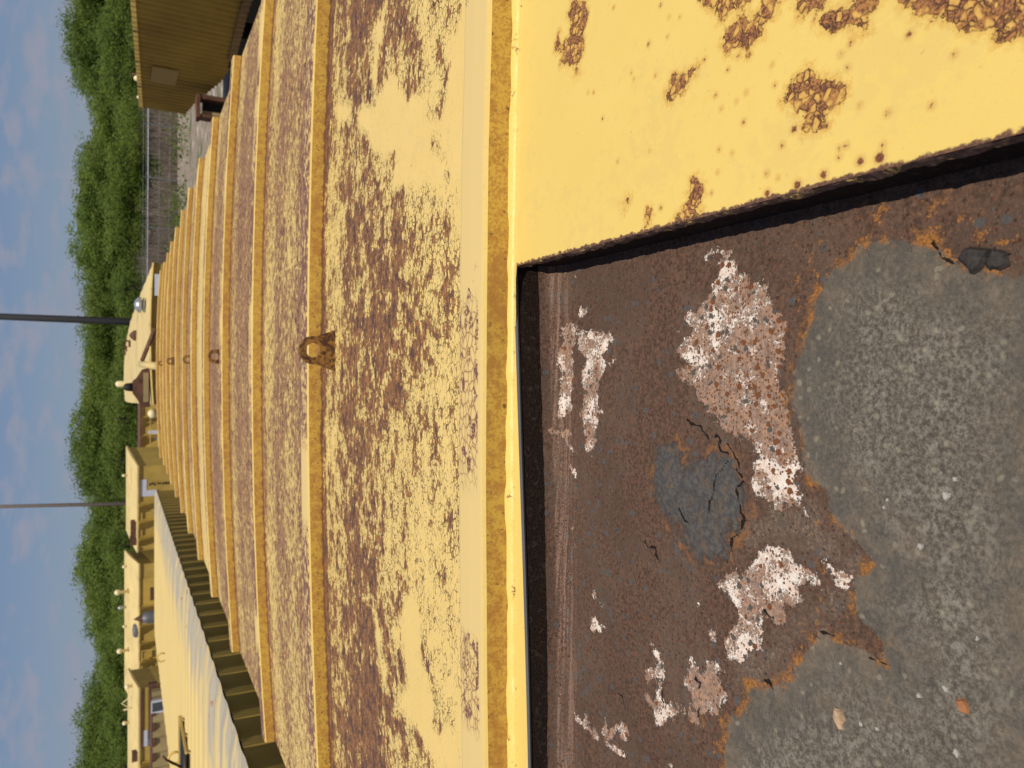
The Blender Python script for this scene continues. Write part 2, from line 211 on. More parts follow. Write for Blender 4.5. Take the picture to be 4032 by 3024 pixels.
INTACT=[[(0.5583,1.044),(0.5432,1.0851),(0.5232,1.1238),(0.4692,1.0932),(0.4369,1.1072),(0.4291,1.1424),(0.4145,1.1579),(0.381,1.1415),(0.3407,1.0956),(0.2864,1.0661),(0.2616,0.9513),(0.5301,0.9412),(0.6776,0.944),(0.7214,1.021),(0.5741,1.0399)],[(0.673,1.5236),(0.6322,1.4658),(0.5834,1.4889),(0.5742,1.4338),(0.6053,1.3688),(0.5616,1.327),(0.5116,1.2746),(0.5035,1.2263),(0.4864,1.1646),(0.4379,1.1583),(0.4212,1.1168),(0.381,1.1415),(0.3407,1.0956),(0.2864,1.0661),(0.3507,1.3639),(0.4095,1.3511),(0.4276,1.431),(0.4533,1.4945),(0.5013,1.5373),(0.5417,1.5911),(0.5891,1.6292),(0.5783,1.5474),(0.5594,1.4884)],[(0.7473,1.4602),(0.743,1.4295),(0.6982,1.4211),(0.6452,1.4505),(0.5786,1.4888),(0.6161,1.5142),(0.7311,1.4999)],[(0.5664,1.1661),(0.5906,1.1455),(0.5743,1.1248),(0.5516,1.1243),(0.56,1.1501),(0.539,1.1602)],[(0.6703,1.8073),(0.6225,1.6686),(0.58,1.6678),(0.5794,1.7289),(0.6162,1.8062)],[(-0.4617,1.3207),(-0.3887,1.2449),(-0.4314,1.1854),(-0.5016,1.184),(-0.5291,1.1504),(-0.5671,1.1233),(-0.6028,1.1383),(-0.5628,1.0686),(-0.5778,1.0402),(-0.6115,1.0127),(-0.6718,1.0115),(-0.7535,1.1624),(-0.6858,1.1637),(-0.6604,1.2216),(-0.6538,1.3036),(-0.6832,1.3725),(-0.6292,1.3243),(-0.5785,1.2789),(-0.5487,1.2859),(-0.5169,1.3542)],[(-0.4808,1.0108),(-0.4479,0.9261),(-0.6851,0.9141),(-0.7426,1.0102),(-0.5331,1.0644)],[(-0.4742,1.4849),(-0.5105,1.4439),(-0.5431,1.4199),(-0.5816,1.4425),(-0.5942,1.4113),(-0.6435,1.3879),(-0.6584,1.4254),(-0.5963,1.4501),(-0.5323,1.4756)]]
HATCH_EDGE=[(0.1385,0.8389),(-0.0121,0.8353),(-0.2568,0.8107),(-0.5047,0.7958)]
# ---------------------------------------------------------------- materials
FADED=(.66,.49,.19); YEL=(.72,.51,.125); DEEP=(.66,.43,.075)
def mat_roof():
    n=NT('weathered_roof_paint')
    wv=n.warp(.012,40); 
    av=n.map((.72,1.15,1),wv)
    fine=n.noise(190,7,.66,v=av); med=n.noise(40,5,.62,v=n.map((.6,1.1,1))); big=n.noise(6,3,.5)
    c=n.vor(105,'F1',av); e=n.vor(105,'DISTANCE_TO_EDGE',av)
    cell=n.sep(c.outputs['Color'])[0]
    fr=n.noise(19,5,.66,v=n.map((.78,1.1,1))); ff=n.noise(52,4,.70,v=n.map((.85,1.1,1),wv))
    m=n.attr('paint'); co=n.attr('coarse'); m=n.add(m,n.mul(n.sub(fr,.5),co)); m=n.add(m,n.mul(n.sub(ff,.5),n.sub(4.2,n.mul(co,.8)))); m=n.add(m,n.mul(n.sub(cell,.5),n.mul(n.attr('flaky'),.45)))
    painted=n.ss(m,.48,.53)
    edge=n.mul(n.ss(m,.22,.47),n.ss(m,.60,.50))
    rb=n.noise(70,8,.75,v=n.map((.6,1.1,1),loc=(4,2,0)))
    rust=n.mix(n.ss(rb,.44,.56),(.125,.060,.040),(.29,.135,.055)); rust=n.mix(n.ss(co,2.4,1.6),rust,n.mix(n.ss(rb,.42,.56),(.20,.105,.075),(.38,.205,.105)))
    rust=n.mix(n.ss(n.noise(38,6,.7,v=n.map((.6,1.1,1),loc=(1,7,0))),.52,.58),rust,(.092,.050,.040))
    rust=n.mix(n.mul(n.ss(n.noise(150,3,.7),.62,.68),.8),rust,(.55,.37,.16))
    rust=n.mix(n.mul(edge,.75),rust,(.38,.165,.055))
    pnt=n.mix(big,(.67,.475,.155),(.73,.53,.19)); pnt=n.mix(n.mul(n.ss(fine,.55,.75),.25),pnt,(.55,.38,.15))
    pnt=n.mix(n.mul(n.ss(n.noise(22,4,.6),.55,.8),.35),pnt,(.60,.42,.24))
    crack=n.mul(n.ss(e.outputs['Distance'],.07,.02),n.mul(n.attr('flaky'),n.ss(m,1.15,.75)))
    pnt=n.mix(n.mul(crack,.8),pnt,(.10,.05,.03))
    col=n.mix(painted,rust,pnt)
    h=n.add(n.mul(painted,.8),n.mul(fine,.35)); h=n.sub(h,n.mul(crack,.6)); h=n.add(h,n.mul(n.mul(n.sub(cell,.5),n.attr('flaky')),.9))
    n.bump(h,1.0,.0024)
    return n.fin(col,n.mix(painted,(.85,.85,.85),(.5,.5,.5)),0,.3)
def mat_plate():
    n=NT('yellow_plate_paint')
    wv=n.warp(.013,70)
    fine=n.noise(420,5,.6); med=n.noise(110,4,.6); big=n.noise(9,4,.55)
    c=n.vor(150,'F1',wv); e=n.vor(150,'DISTANCE_TO_EDGE',wv); cell=n.sep(c.outputs['Color'])[0]
    pe=n.attr('peel'); sp=n.attr('spot')
    pe2=n.add(pe,n.add(n.mul(n.sub(fine,.5),.006),n.mul(n.sub(n.noise(80,7,.72),.5),.030)))
    zone=n.ss(pe2,-.0008,.0008)
    bare=n.mul(zone,n.ss(n.add(cell,n.mul(n.sub(med,.5),1.6)),.50,.46))
    halo=n.ss(n.add(pe2,n.mul(n.sub(n.noise(160,5,.7),.5),.008)),-.009,.001)
    crack=n.mul(zone,n.mul(n.ss(e.outputs['Distance'],.08,.015),n.ss(n.noise(60,3,.6),.42,.55)))
    base=n.mix(big,(.68,.485,.125),(.73,.53,.150)); base=n.mix(n.mul(n.ss(n.noise(40,5,.65),.52,.72),.25),base,(.66,.45,.12))
    base=n.mix(n.mul(n.ss(n.noise(900,2,.5),.58,.70),.22),base,(.5,.33,.10)); base=n.mix(n.mul(n.ss(n.noise(1.0,5,.7,v=n.map((30,7,1))),.55,.75),.18),base,(.62,.48,.18)); base=n.mix(n.mul(n.ss(n.add(n.noise(70,5,.7),n.mul(n.sub(n.noise(8,2,.5),.5),.9)),.60,.72),.28),base,(.58,.43,.15)); base=n.mix(n.mul(n.ss(n.noise(170,4,.6),.66,.74),.5),base,(.45,.25,.07))
    rust=n.mix(n.ss(fine,.40,.58),(.13,.05,.028),(.36,.155,.045))
    col=n.mix(n.mul(halo,.75),base,(.56,.31,.065))
    col=n.mix(n.mul(zone,n.mul(n.ss(n.noise(200,5,.7),.46,.62),.6)),col,(.44,.20,.05)); col=n.mix(n.mul(zone,n.mul(n.ss(n.add(e.outputs['Distance'],n.mul(n.sub(med,.5),.5)),.26,.02),.85)),col,(.30,.12,.035))
    col=n.mix(bare,col,rust)
    col=n.mix(n.mul(crack,.65),col,(.09,.04,.022))
    sp2=n.add(sp,n.mul(n.sub(fine,.5),.004))
    col=n.mix(n.mul(n.ss(sp2,-.0045,.0),.45),col,(.5,.25,.06))
    col=n.mix(n.ss(sp2,-.0006,.0008),col,n.mix(n.ss(fine,.4,.6),(.09,.03,.016),(.24,.085,.03)))
    ed=n.attr('rim'); col=n.mix(n.ss(n.add(ed,n.mul(n.sub(med,.5),.012)),-.0035,-.0015),col,n.mix(n.ss(fine,.45,.6),(.11,.055,.035),(.2,.1,.05)))
    h=n.sub(n.mul(n.sub(1.0,bare),.8),crack); h=n.add(h,n.mul(n.mul(cell,zone),.9)); h=n.add(h,n.mul(fine,.05)); h=n.sub(h,n.mul(n.ss(sp2,-.001,.001),.5))
    n.bump(h,.9,.0013)
    return n.fin(col,n.mix(zone,(.42,.42,.42),(.8,.8,.8)),0,.4)
def mat_ribface():
    n=NT('mustard_rib_paint')
    fine=n.noise(230,5,.65); med=n.noise(48,5,.65); big=n.noise(5,3,.6)
    base=n.mix(big,(.56,.36,.055),(.46,.26,.035)); base=n.mix(n.mul(n.ss(n.noise(130,6,.75),.50,.60),.55),base,(.36,.16,.025)); base=n.mix(n.mul(n.ss(n.noise(90,6,.75),.60,.66),.8),base,(.16,.06,.018))
    st=n.add(n.mul(n.sub(med,.5),1.5),n.sub(big,.5)); st=n.ss(st,-.12,.38)
    base=n.mix(n.mul(st,.85),base,(.34,.14,.025))
    base=n.mix(n.mul(n.ss(n.add(fine,n.mul(n.sub(med,.5),.5)),.47,.60),.75),base,(.34,.16,.028)); ft=n.ss(n.add(n.attr('foot'),n.mul(n.sub(med,.5),1.6)),.35,.62); base=n.mix(n.mul(ft,.85),base,(.15,.055,.022))
    vd=n.vor(95,'F1',n.warp(.01,80)); dots=n.ss(vd.outputs['Distance'],.30,.08); keep=n.ss(n.sep(vd.outputs['Color'])[1],.45,.55)
    base=n.mix(n.mul(n.mul(dots,keep),.85),base,(.10,.04,.02))
    # front edge coloured paler, top weathered
    g=n.t.nodes.new('ShaderNodeNewGeometry'); nz=n.t.nodes.new('ShaderNodeSeparateXYZ'); n.put(nz.inputs[0],g.outputs['Normal'])
    up=n.ss(nz.outputs['Z'],.80,.97)
    av=n.map((.72,1.15,1),n.warp(.012,40)); vc=n.vor(85,'F1',av); ve=n.vor(85,'DISTANCE_TO_EDGE',av); cl=n.sep(vc.outputs['Color'])[0]
    pa=n.attr('paint'); fz=n.ss(pa,1.0,.7); topm=n.add(pa,n.add(n.mul(n.sub(fine,.5),.9),n.add(n.mul(n.sub(n.noise(17,8,.72),.5),1.6),n.mul(n.sub(cl,.5),.7))))
    rust=n.mix(n.ss(n.noise(300,3,.7),.46,.62),(.135,.062,.05),(.26,.12,.065))
    tp=n.mix(n.mul(n.mul(fz,n.ss(ve.outputs['Distance'],.07,.02)),.85),(.64,.47,.185),(.06,.035,.025)); tp=n.mix(n.mul(n.mul(fz,n.ss(ve.outputs['Distance'],.25,.06)),.4),tp,(.40,.2,.08)); top=n.mix(n.ss(topm,.47,.53),rust,tp)
    col=n.mix(up,base,top)
    col=n.mix(n.mul(n.ss(nz.outputs['Z'],.25,.55),n.ss(nz.outputs['Z'],.95,.75)),col,(.74,.56,.17))
    n.bump(n.add(n.mul(fine,.5),n.mul(med,.5)),.5,.0012)
    return n.fin(col,.55,0,.35)
def mat_floor():
    n=NT('rusty_hatch_floor')
    fine=n.noise(520,6,.65); f2=n.noise(230,5,.6); med=n.noise(95,5,.6); big=n.noise(18,4,.6)
    wh=n.attr('white'); si=n.attr('silt'); bl=n.attr('blister'); ck=n.attr('crack'); cove=n.attr('cove')
    # brown scale
    rust=n.mix(n.ss(f2,.38,.62),(.066,.038,.026),(.125,.068,.044))
    rust=n.mix(n.mul(n.ss(big,.42,.62),.5),rust,(.125,.082,.058)); rust=n.mix(n.mul(n.ss(n.noise(9,4,.6),.5,.62),.5),rust,(.070,.040,.029)); rust=n.mix(n.mul(n.ss(n.add(med,n.mul(n.sub(big,.5),.6)),.64,.70),.6),rust,(.085,.083,.08))
    v=n.vor(190,'F1',n.warp(.004,200)); dots=n.ss(v.outputs['Distance'],.34,.12); kc=n.sep(v.outputs['Color'])
    rust=n.mix(n.mul(n.mul(dots,n.ss(kc[0],.45,.55)),.8),rust,(.13,.038,.014))
    v2=n.vor(75,'F1',n.warp(.006,120)); k2=n.sep(v2.outputs['Color'])
    rust=n.mix(n.mul(n.mul(n.ss(v2.outputs['Distance'],.32,.22),n.ss(k2[0],.72,.76)),.85),rust,(.075,.078,.08))
    rust=n.mix(n.mul(n.ss(fine,.56,.68),.45),rust,(.26,.17,.115))
    # pink streaks down the cove
    stv=n.map((6,260,1)); stk=n.noise(1.0,5,.65,v=stv)
    rust=n.mix(n.mul(cove,n.mul(n.ss(n.add(stk,n.mul(n.sub(fine,.5),.7)),.44,.66),.75)),rust,(.30,.185,.135))
    tz=n.attr('tan'); tn=n.ss(n.add(tz,n.mul(n.sub(n.noise(55,9,.8),.5),.11)),-.012,.016)
    rust=n.mix(n.mul(tn,.7),rust,n.mix(n.ss(n.noise(300,6,.75),.46,.64),(.105,.078,.060),(.26,.185,.13)))
    rust=n.mix(n.mul(n.mul(dots,n.ss(kc[1],.35,.45)),.7),rust,(.030,.018,.013))
    # blister
    b2=n.add(bl,n.add(n.mul(n.sub(n.noise(40,5,.65),.5),.07),n.mul(n.sub(fine,.5),.02)))
    bs=n.ss(b2,-.005,.008)
    slate=n.mix(n.ss(f2,.4,.65),(.058,.055,.055),(.10,.09,.082)); slate=n.mix(n.mul(n.ss(med,.5,.68),.6),slate,(.13,.085,.05))
    col=n.mix(bs,rust,slate)
    # white paint remains
    w2=n.add(wh,n.add(n.mul(n.sub(n.noise(300,7,.7),.5),.012),n.mul(n.sub(n.noise(70,9,.75),.5),.038)))
    wz=n.ss(w2,-.0006,.0006)
    pep=n.add(n.attr('pepper'),.30)
    spk=n.ss(n.add(n.add(n.sub(n.noise(330,7,.78),n.mul(n.sub(.75,pep),.13)),n.mul(n.sub(n.noise(60,3,.5),.5),.6)),n.mul(n.sub(n.noise(16,2,.5),.5),.6)),.42,.46)
    vh=n.vor(120,'F1',n.warp(.006,150)); hk=n.sep(vh.outputs['Color'])[0]
    hole=n.mul(n.ss(n.add(vh.outputs['Distance'],n.mul(n.sub(fine,.5),.5)),.40,.30),n.ss(n.add(hk,n.mul(pep,.25)),.74,.78)); vj=n.vor(310,'F1',n.warp(.003,300)); hole=n.math('MAXIMUM',hole,n.mul(n.ss(n.add(vj.outputs['Distance'],n.mul(n.sub(fine,.5),.5)),.40,.28),n.ss(n.add(n.sep(vj.outputs['Color'])[1],n.mul(pep,.35)),.80,.84)))
    wcol=n.mix(n.ss(med,.35,.7),(.76,.68,.60),(.64,.47,.37)); wcol=n.mix(n.mul(spk,.85),wcol,n.mix(n.ss(f2,.4,.6),(.13,.065,.04),(.30,.15,.08)))
    wcol=n.mix(hole,wcol,n.mix(n.ss(hk,.80,.82),(.17,.06,.02),(.09,.08,.07)))
    col=n.mix(wz,col,wcol)
    # silt
    s2=n.add(si,n.add(n.mul(n.sub(n.noise(60,8,.7),.5),.022),n.mul(n.sub(fine,.5),.006)))
    sz=n.ss(s2,-.001,.0015)
    grit=n.noise(240,9,.8)
    silt=n.mix(n.ss(grit,.40,.62),(.072,.060,.047),(.190,.162,.130)); silt=n.mix(n.mul(n.ss(n.add(n.noise(55,6,.7),n.mul(n.sub(grit,.5),.7)),.48,.70),.38),silt,(.33,.295,.245)); silt=n.mix(n.mul(n.ss(n.noise(28,8,.75),.50,.70),.14),silt,(.082,.064,.048))
    silt=n.mix(n.mul(n.ss(n.add(si,n.mul(n.sub(n.noise(20,6,.7),.5),.06)),.07,.0),.8),silt,n.mix(n.ss(n.noise(40,7,.75),.4,.62),(.082,.074,.062),(.155,.118,.084)))
    v3=n.vor(110,'F1',n.warp(.008,90)); k3=n.sep(v3.outputs['Color'])
    silt=n.mix(n.mul(n.mul(n.ss(n.add(v3.outputs['Distance'],n.mul(n.sub(grit,.5),.5)),.34,.16),n.ss(k3[1],.74,.78)),.45),silt,(.32,.28,.20))
    col=n.mix(sz,col,silt)
    # orange rust margin of the silt
    marg=n.mul(n.ss(s2,-.010,-.002),n.ss(s2,.004,.0)); marg=n.mul(marg,n.ss(n.noise(38,6,.7),.47,.58))
    om=n.mul(n.mul(n.ss(si,-.05,-.01),n.ss(si,.01,-.002)),n.ss(n.add(n.noise(60,6,.7),n.mul(n.sub(fine,.5),.2)),.58,.64))
    org=n.mix(n.ss(fine,.4,.62),(.21,.082,.02),(.40,.17,.035))
    col=n.mix(n.mul(n.math('MAXIMUM',marg,om),.85),col,org)
    bm=n.mul(n.ss(b2,-.012,-.004),n.ss(b2,.002,-.002)); col=n.mix(n.mul(n.mul(bm,n.sub(1.0,wz)),n.mul(n.ss(n.noise(26,3,.6),.45,.6),.8)),col,(.25,.11,.04))
    cl=n.ss(n.add(ck,n.mul(n.sub(fine,.5),.0012)),.0012,.0006); col=n.mix(cl,col,(.012,.009,.007))
    far=n.ss(si,.02,.12)
    h=n.add(n.mul(fine,.40),n.mul(n.mul(med,.9),n.sub(1.0,n.mul(far,.4)))); h=n.add(h,n.mul(wz,.35)); h=n.sub(h,n.mul(n.mul(wz,n.math('MAXIMUM',hole,n.mul(spk,.3))),.3)); h=n.sub(h,n.mul(cl,1.5)); h=n.add(h,n.mul(dots,.12)); h=n.add(h,n.mul(bs,.2))
    n.bump(h,1.0,.003)
    return n.fin(col,.85,0,.25)
def mat_darkrust():
    n=NT('dark_pitted_rust'); fine=n.noise(500,5,.6); med=n.noise(120,5,.6)
    c=n.mix(n.ss(fine,.4,.65),(.010,.006,.004),(.036,.019,.011)); c=n.mix(n.ss(med,.55,.7),c,(.05,.035,.028))
    n.bump(n.add(fine,med),.9,.002); return n.fin(c,.9,0,.2)
def mat_rimrust():
    n=NT('cut_edge_rust'); fine=n.noise(300,5,.6); med=n.noise(60,4,.6)
    c=n.mix(n.ss(fine,.4,.65),(.105,.062,.045),(.19,.11,.075)); c=n.mix(n.mul(n.ss(med,.58,.62),n.ss(fine,.45,.5)),c,(.66,.45,.13))
    n.bump(fine,.6,.001); return n.fin(c,.85,0,.25)
def mat_eye():
    n=NT('rusted_lifting_eye'); fine=n.noise(260,5,.6); med=n.noise(75,4,.6,dist=.6)
    c=n.mix(n.ss(med,.40,.60),(.30,.15,.035),(.12,.045,.015)); c=n.mix(n.ss(n.add(med,n.mul(n.sub(fine,.5),.4)),.52,.60),c,(.06,.03,.018))
    n.bump(fine,.5,.001); return n.fin(c,.6,0,.35)
def mat_weld():
    n=NT('painted_weld_bead'); fine=n.noise(300,4,.6); med=n.noise(28,4,.6)
    c=n.mix(n.ss(fine,.4,.7),(.76,.56,.15),(.70,.49,.12)); c=n.mix(n.mul(n.ss(med,.58,.66),n.ss(fine,.45,.55)),c,(.2,.08,.03))
    n.bump(fine,.3,.001); return n.fin(c,.45,0,.4)
def mat_paint(name,c,var=.12,rust=.25,scale=1.0,streak=True,rough=.55):
    n=NT(name); big=n.noise(.7*scale,4,.6); v=n.map((9*scale,9*scale,.7*scale)); st=n.noise(1,5,.65,v=v); fine=n.noise(14*scale,5,.65)
    d=tuple(x*(1-var*2.2) for x in c); base=n.mix(n.ss(big,.3,.7),c,d)
    if streak: base=n.mix(n.mul(n.ss(st,.52,.75),.5),base,(c[0]*.72,c[1]*.58,c[2]*.6))
    r=n.ss(n.add(fine,n.mul(n.sub(big,.5),.7)),.72-rust*.35,.80-rust*.3)
    base=n.mix(r,base,(.20,.09,.045)); n.bump(fine,.15,.01)
    return n.fin(base,rough,0,.3)
def mat_plain(name,c,rough=.6,metal=0,var=.25,scale=6):
    n=NT(name); f=n.noise(scale,4,.6); return n.fin(n.mix(n.ss(f,.3,.7),c,tuple(x*(1-var) for x in c)),rough,metal,.35)
M={}
M['roof']=mat_roof(); M['plate']=mat_plate(); M['rib']=mat_ribface(); M['floor']=mat_floor(); M['dark']=mat_darkrust(); M['rim']=mat_rimrust()
M['eye']=mat_eye(); M['weld']=mat_weld()
M['wall']=mat_paint('yellow_wall_paint',(.62,.42,.09),.10,.05)
M['wall2']=mat_paint('dull_yellow_wall_paint',(.52,.36,.085),.12,.1)
M['rwall']=mat_paint('ochre_wall_paint',(.42,.265,.038),.12,.10)
M['lightroof']=mat_paint('pale_yellow_roof_paint',(.68,.52,.22),.07,.2,1.0,False)
M['faderoof']=mat_paint('sun_bleached_roof_paint',(.70,.54,.26),.05,.0,1.0,False)
M['trim']=mat_paint('yellow_trim_paint',(.66,.46,.12),.1,.25)
M['rustm']=mat_plain('brown_rust',(.16,.075,.045),.85,0,.5,8)
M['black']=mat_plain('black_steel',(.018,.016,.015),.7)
M['grey']=mat_plain('grey_steel',(.16,.16,.165),.5,.2)
M['galv']=mat_plain('galvanised_steel',(.48,.5,.54),.35,.6)
M['white']=mat_plain('white_label_paint',(.62,.64,.72),.6,0,.1)
M['ink']=mat_plain('black_lettering',(.03,.028,.02),.7)
M['cream']=mat_plain('cream_vent_paint',(.82,.70,.42),.4,0,.08)
M['beige']=mat_paint('tan_ribbed_wall_paint',(.42,.32,.15),.1,.2)
# ---------------------------------------------------------------- the container the camera stands over
XC=.067; HW=1.504; ZR=3.20
def zr(x): return ZR-.024*(x-XC)**2
RIBS=[.862,1.922]+[2.885+k for k in range(0,11)]
Y0=-.62; Y1=RIBS[-1]+.10
own=thing('steel_container',(XC,6.4,0),'rust-blotched yellow steel container roof with raised cross ribs filling the foreground','container')
def put(mb,name,mat,**k):
    o=mb.build(name,mat,own,**k); o.location=(-XC,-6.4,0); return o
# -- near plate with the hatch opening
edge=[(.139,.8389),(-.0121,.8353),(-.245,.813),(-.47,.8105),(-.62,.810)]
HX1=.1385; HX0=-.62; HY0=-.38
HCO=np.polyfit([-.62,-.50,-.37,-.245,-.13,-.0121,.07,.139],[.809,.8097,.813,.8175,.826,.8353,.8415,.8465],3)
def hatch_y(x):
    return float(np.polyval(HCO,x))
def sheet(x0,x1,y0,y1,dx,dy,zf,y1f=None):
    xs=np.linspace(x0,x1,max(2,int(round((x1-x0)/dx))+1)); nj=max(2,int(round((y1-y0)/dy))+1)
    P=[]
    for x in xs:
        ya=y0(x) if callable(y0) else y0; yb=y1f(x) if y1f else y1
        P.append([(x,y,zf(x)) for y in np.linspace(ya,yb,nj)])
    return P
def plate_attrs(mb):
    V=np.array(mb.v); x=V[:,0]; y=V[:,1]
    pe=union(x,y,PEEL)
    # general peeling along the far right and the left of the plate, outside the surveyed patches
    pe=np.where((x>.75)|(x<-.62),np.maximum(pe,(vnoise(x+9,y+9,14,3)-.72)*.12),pe)
    sp=np.full(x.shape,-1.0)
    for (a,b,r) in SPOTS: sp=np.maximum(sp,r*.8-np.hypot(x-a,y-b))
    rim=np.where((y<.848)&(y>HY0),.0004-(x-HX1),-1.0); rim=np.where(rim>0,.0,rim)
    rim=np.where(x<HX1,-1,rim)
    return dict(peel=pe,spot=sp,rim=rim)
mb=MB()
mb.grid(sheet(HX1,.66,Y0,.866,.0024,.0026,zr)); mb.grid(sheet(.66,XC+HW,Y0,.866,.008,.008,zr))
put(mb,'hatch_surround',M['plate'],attrs=plate_attrs(mb))
mb=MB(); 
xs=np.linspace(HX0,HX1,160); mb.grid([[(x,y,zr(x)) for y in np.linspace(hatch_y(x),.866,12)] for x in xs])
mb.grid(sheet(XC-HW,HX0,Y0,.866,.02,.02,zr)); mb.grid(sheet(HX0,HX1,Y0,HY0,.02,.02,zr))
put(mb,'hatch_surround',M['plate'],attrs=plate_attrs(mb))
# -- cut edge of the plate and the dark gap under it
T=.013
mb=MB(); ys=np.linspace(HY0,.8465,400); jr=lambda y,s: (vnoise(np.array([y+5]),np.array([s]),90,5)[0]-.5)*.0022+(vnoise(np.array([y+5]),np.array([s]),260,6)[0]-.5)*.0016
mb.grid([[(HX1+jr(y,1),y,zr(HX1)+.0006),(HX1-.001+jr(y,2),y,zr(HX1)-.0035),(HX1-.001+jr(y,3),y,zr(HX1)-T),(HX1+.012,y,zr(HX1)-T-.001)] for y in ys])
put(mb,'plate_edge',M['rim'])
mb=MB(); xs=np.linspace(HX0,HX1,200)
mb.grid([[(x,hatch_y(x),zr(x)+.0003),(x,hatch_y(x)-.0012,zr(x)-.003),(x,hatch_y(x)+.0005,zr(x)-.006)] for x in xs][::-1])
put(mb,'plate_edge',M['grey'])
ZF=ZR-.061
def fl_z(x,y):
    yy=hatch_y(x)-y        # distance from the far wall
    r=.030; z=ZF-.0018*math.sin(x*5+1)
    if yy<r: z=ZF+.023*(1-math.sqrt(max(0,1-((r-yy)/r)**2)))
    if x<-.44: z+=.0
    return z
mb=MB()
mb.grid([[(HX1+.004,y,zr(HX1)-T+.001),(HX1+.004,y,ZF-.004)] for y in np.linspace(HY0,.85,80)])
mb.grid([[(x,hatch_y(x)+.001,zr(x)-.004),(x,hatch_y(x)+.001,ZF+.017)] for x in np.linspace(HX0,HX1+.004,120)][::-1])
mb.grid([[(HX0,y,zr(HX0)),(HX0,y,ZF-.004)] for y in np.linspace(HY0,.84,40)][::-1])
mb.grid([[(x,HY0,zr(x)),(x,HY0,ZF-.004)] for x in np.linspace(HX0,HX1+.004,40)])
put(mb,'hatch_wall',M['dark'],smooth=True)
# -- floor
mb=MB(); xs=np.linspace(HX0,HX1+.004,360); P=[]
for x in xs:
    a=hatch_y(x)+.001; ysr=np.concatenate([np.linspace(HY0,.18,30)[:-1],np.linspace(.18,a,290)])
    P.append([(x,y,fl_z(x,y)) for y in ysr])
mb.grid(P); V=np.array(mb.v); x=V[:,0]; y=V[:,1]
PEPC=(.0,.490)
wh=union(x,y,WHITE); wh=np.where(x<-.52,-1,wh); si=sdf_poly(x,y,SILT); bl=sdf_poly(x,y,BLISTER)
_px,_py=PEPC; pep=np.exp(-(((x-_px)/.085)**2+((y-_py)/.09)**2))
ck=np.full(x.shape,1.0)
for c in CRACKS: ck=np.minimum(ck,dist_line(x+(vnoise(x+3,y+3,160,8)-.5)*.005,y+(vnoise(x+7,y+3,160,9)-.5)*.005,c))
si=np.where((x<-.55),np.maximum(si,-.02),si)
hy=np.polyval(HCO,x)
cove=np.clip(1-((hy-y)-.012)/.034,0,1); cove=np.where(hy-y<.004,0,cove)
# gentle height of scale, blister and silt
z=V[:,2]; z=z+np.clip(bl*.12,-.0,.0022)+np.clip(-si*.03,0,.0012)*0+(vnoise(x+2,y+2,60,11)-.5)*.0016+(vnoise(x+2,y+2,160,12)-.5)*.0009*(si<0)
lift=np.clip((bl+.006)*.8,0,.0012)*(bl<.03); z=z+lift
lumps=[(3850,1010)]
V[:,2]=z; mb.v=[tuple(p) for p in V]
put(mb,'hatch_floor',M['floor'],smooth=True,attrs=dict(tan=union(x,y,TANZ),pepper=pep,white=wh,silt=si,blister=bl,crack=ck,cove=cove))

# -- ribs
def rib(yf,top=.077,h=.040,name='roof_rib'):
    prof=[(-.0125,0.0),(-.0100,.010),(-.0035,h-.006),(-.0012,h-.0018),(.0030,h-.0002),(.012,h),(top*.5,h+.0006),(top-.010,h),(top-.003,h-.0012),(top,h-.005),(top+.006,0.0)]
    mb=MB(); xs=np.linspace(XC-HW,XC+HW,260 if yf<2 else 120); P=[]
    for x in xs:
        wob=(vnoise(np.array([x+4]),np.array([yf]),7,21)[0]-.5)*.006
        P.append([(x,yf+a+(wob if 0 else wob*.4),zr(x)-.001+b) for a,b in prof])
    mb.grid(P[::-1]); n=len(prof)
    V=np.array(mb.v); pt=.18+.9*vnoise(V[:,0]+3,V[:,1]+3,3.1,int(yf*7)+1)*vnoise(V[:,0]+8,V[:,1]+3,9,int(yf*5)+2)*1.6
    if yf<1: # near rib top: mostly sound paint with surveyed flaking runs
        xx=V[:,0]; run=np.maximum.reduce([np.exp(-((xx-a)/b)**4) for a,b in((-.03,.17),(-.43,.09),(.62,.13))])
        pt=1.35-run*.62*(V[:,1]>yf+.006)
    elif yf<2: pt=.30+.25*vnoise(V[:,0]+3,V[:,1],5,3)+ .8*np.exp(-((V[:,0]+.31)/.12)**2)
    mb.f.append(tuple(range(n))); mb.f.append(tuple(range(len(mb.v)-n,len(mb.v)))[::-1])
    ft=np.tile(np.array([1 if i==0 or i==n-1 else 0 for i in range(n)]),len(xs))
    return put(mb,name,M['rib'],attrs=dict(paint=pt,foot=ft))
for yf in RIBS[:-1]: rib(yf)
rib(RIBS[-1],.10,.055,'end_rib')
# -- weld bead at the foot of the nearest rib
mb=MB(); xs=np.linspace(XC-HW,XC+HW,1300); P=[]
for x in xs:
    r=.0095+.0022*vnoise(np.array([x+4]),np.array([1.]),11,31)[0]+.0040*vnoise(np.array([x+4]),np.array([1.]),42,32)[0]
    yc=.852; P.append([(x,yc-r*1.15*math.cos(t)*1.0+.001,zr(x)-.0005+r*.62*math.sin(t)) for t in np.linspace(0,math.pi,9)])
mb.grid(P[::-1]); put(mb,'weld_bead',M['weld'],smooth=True)

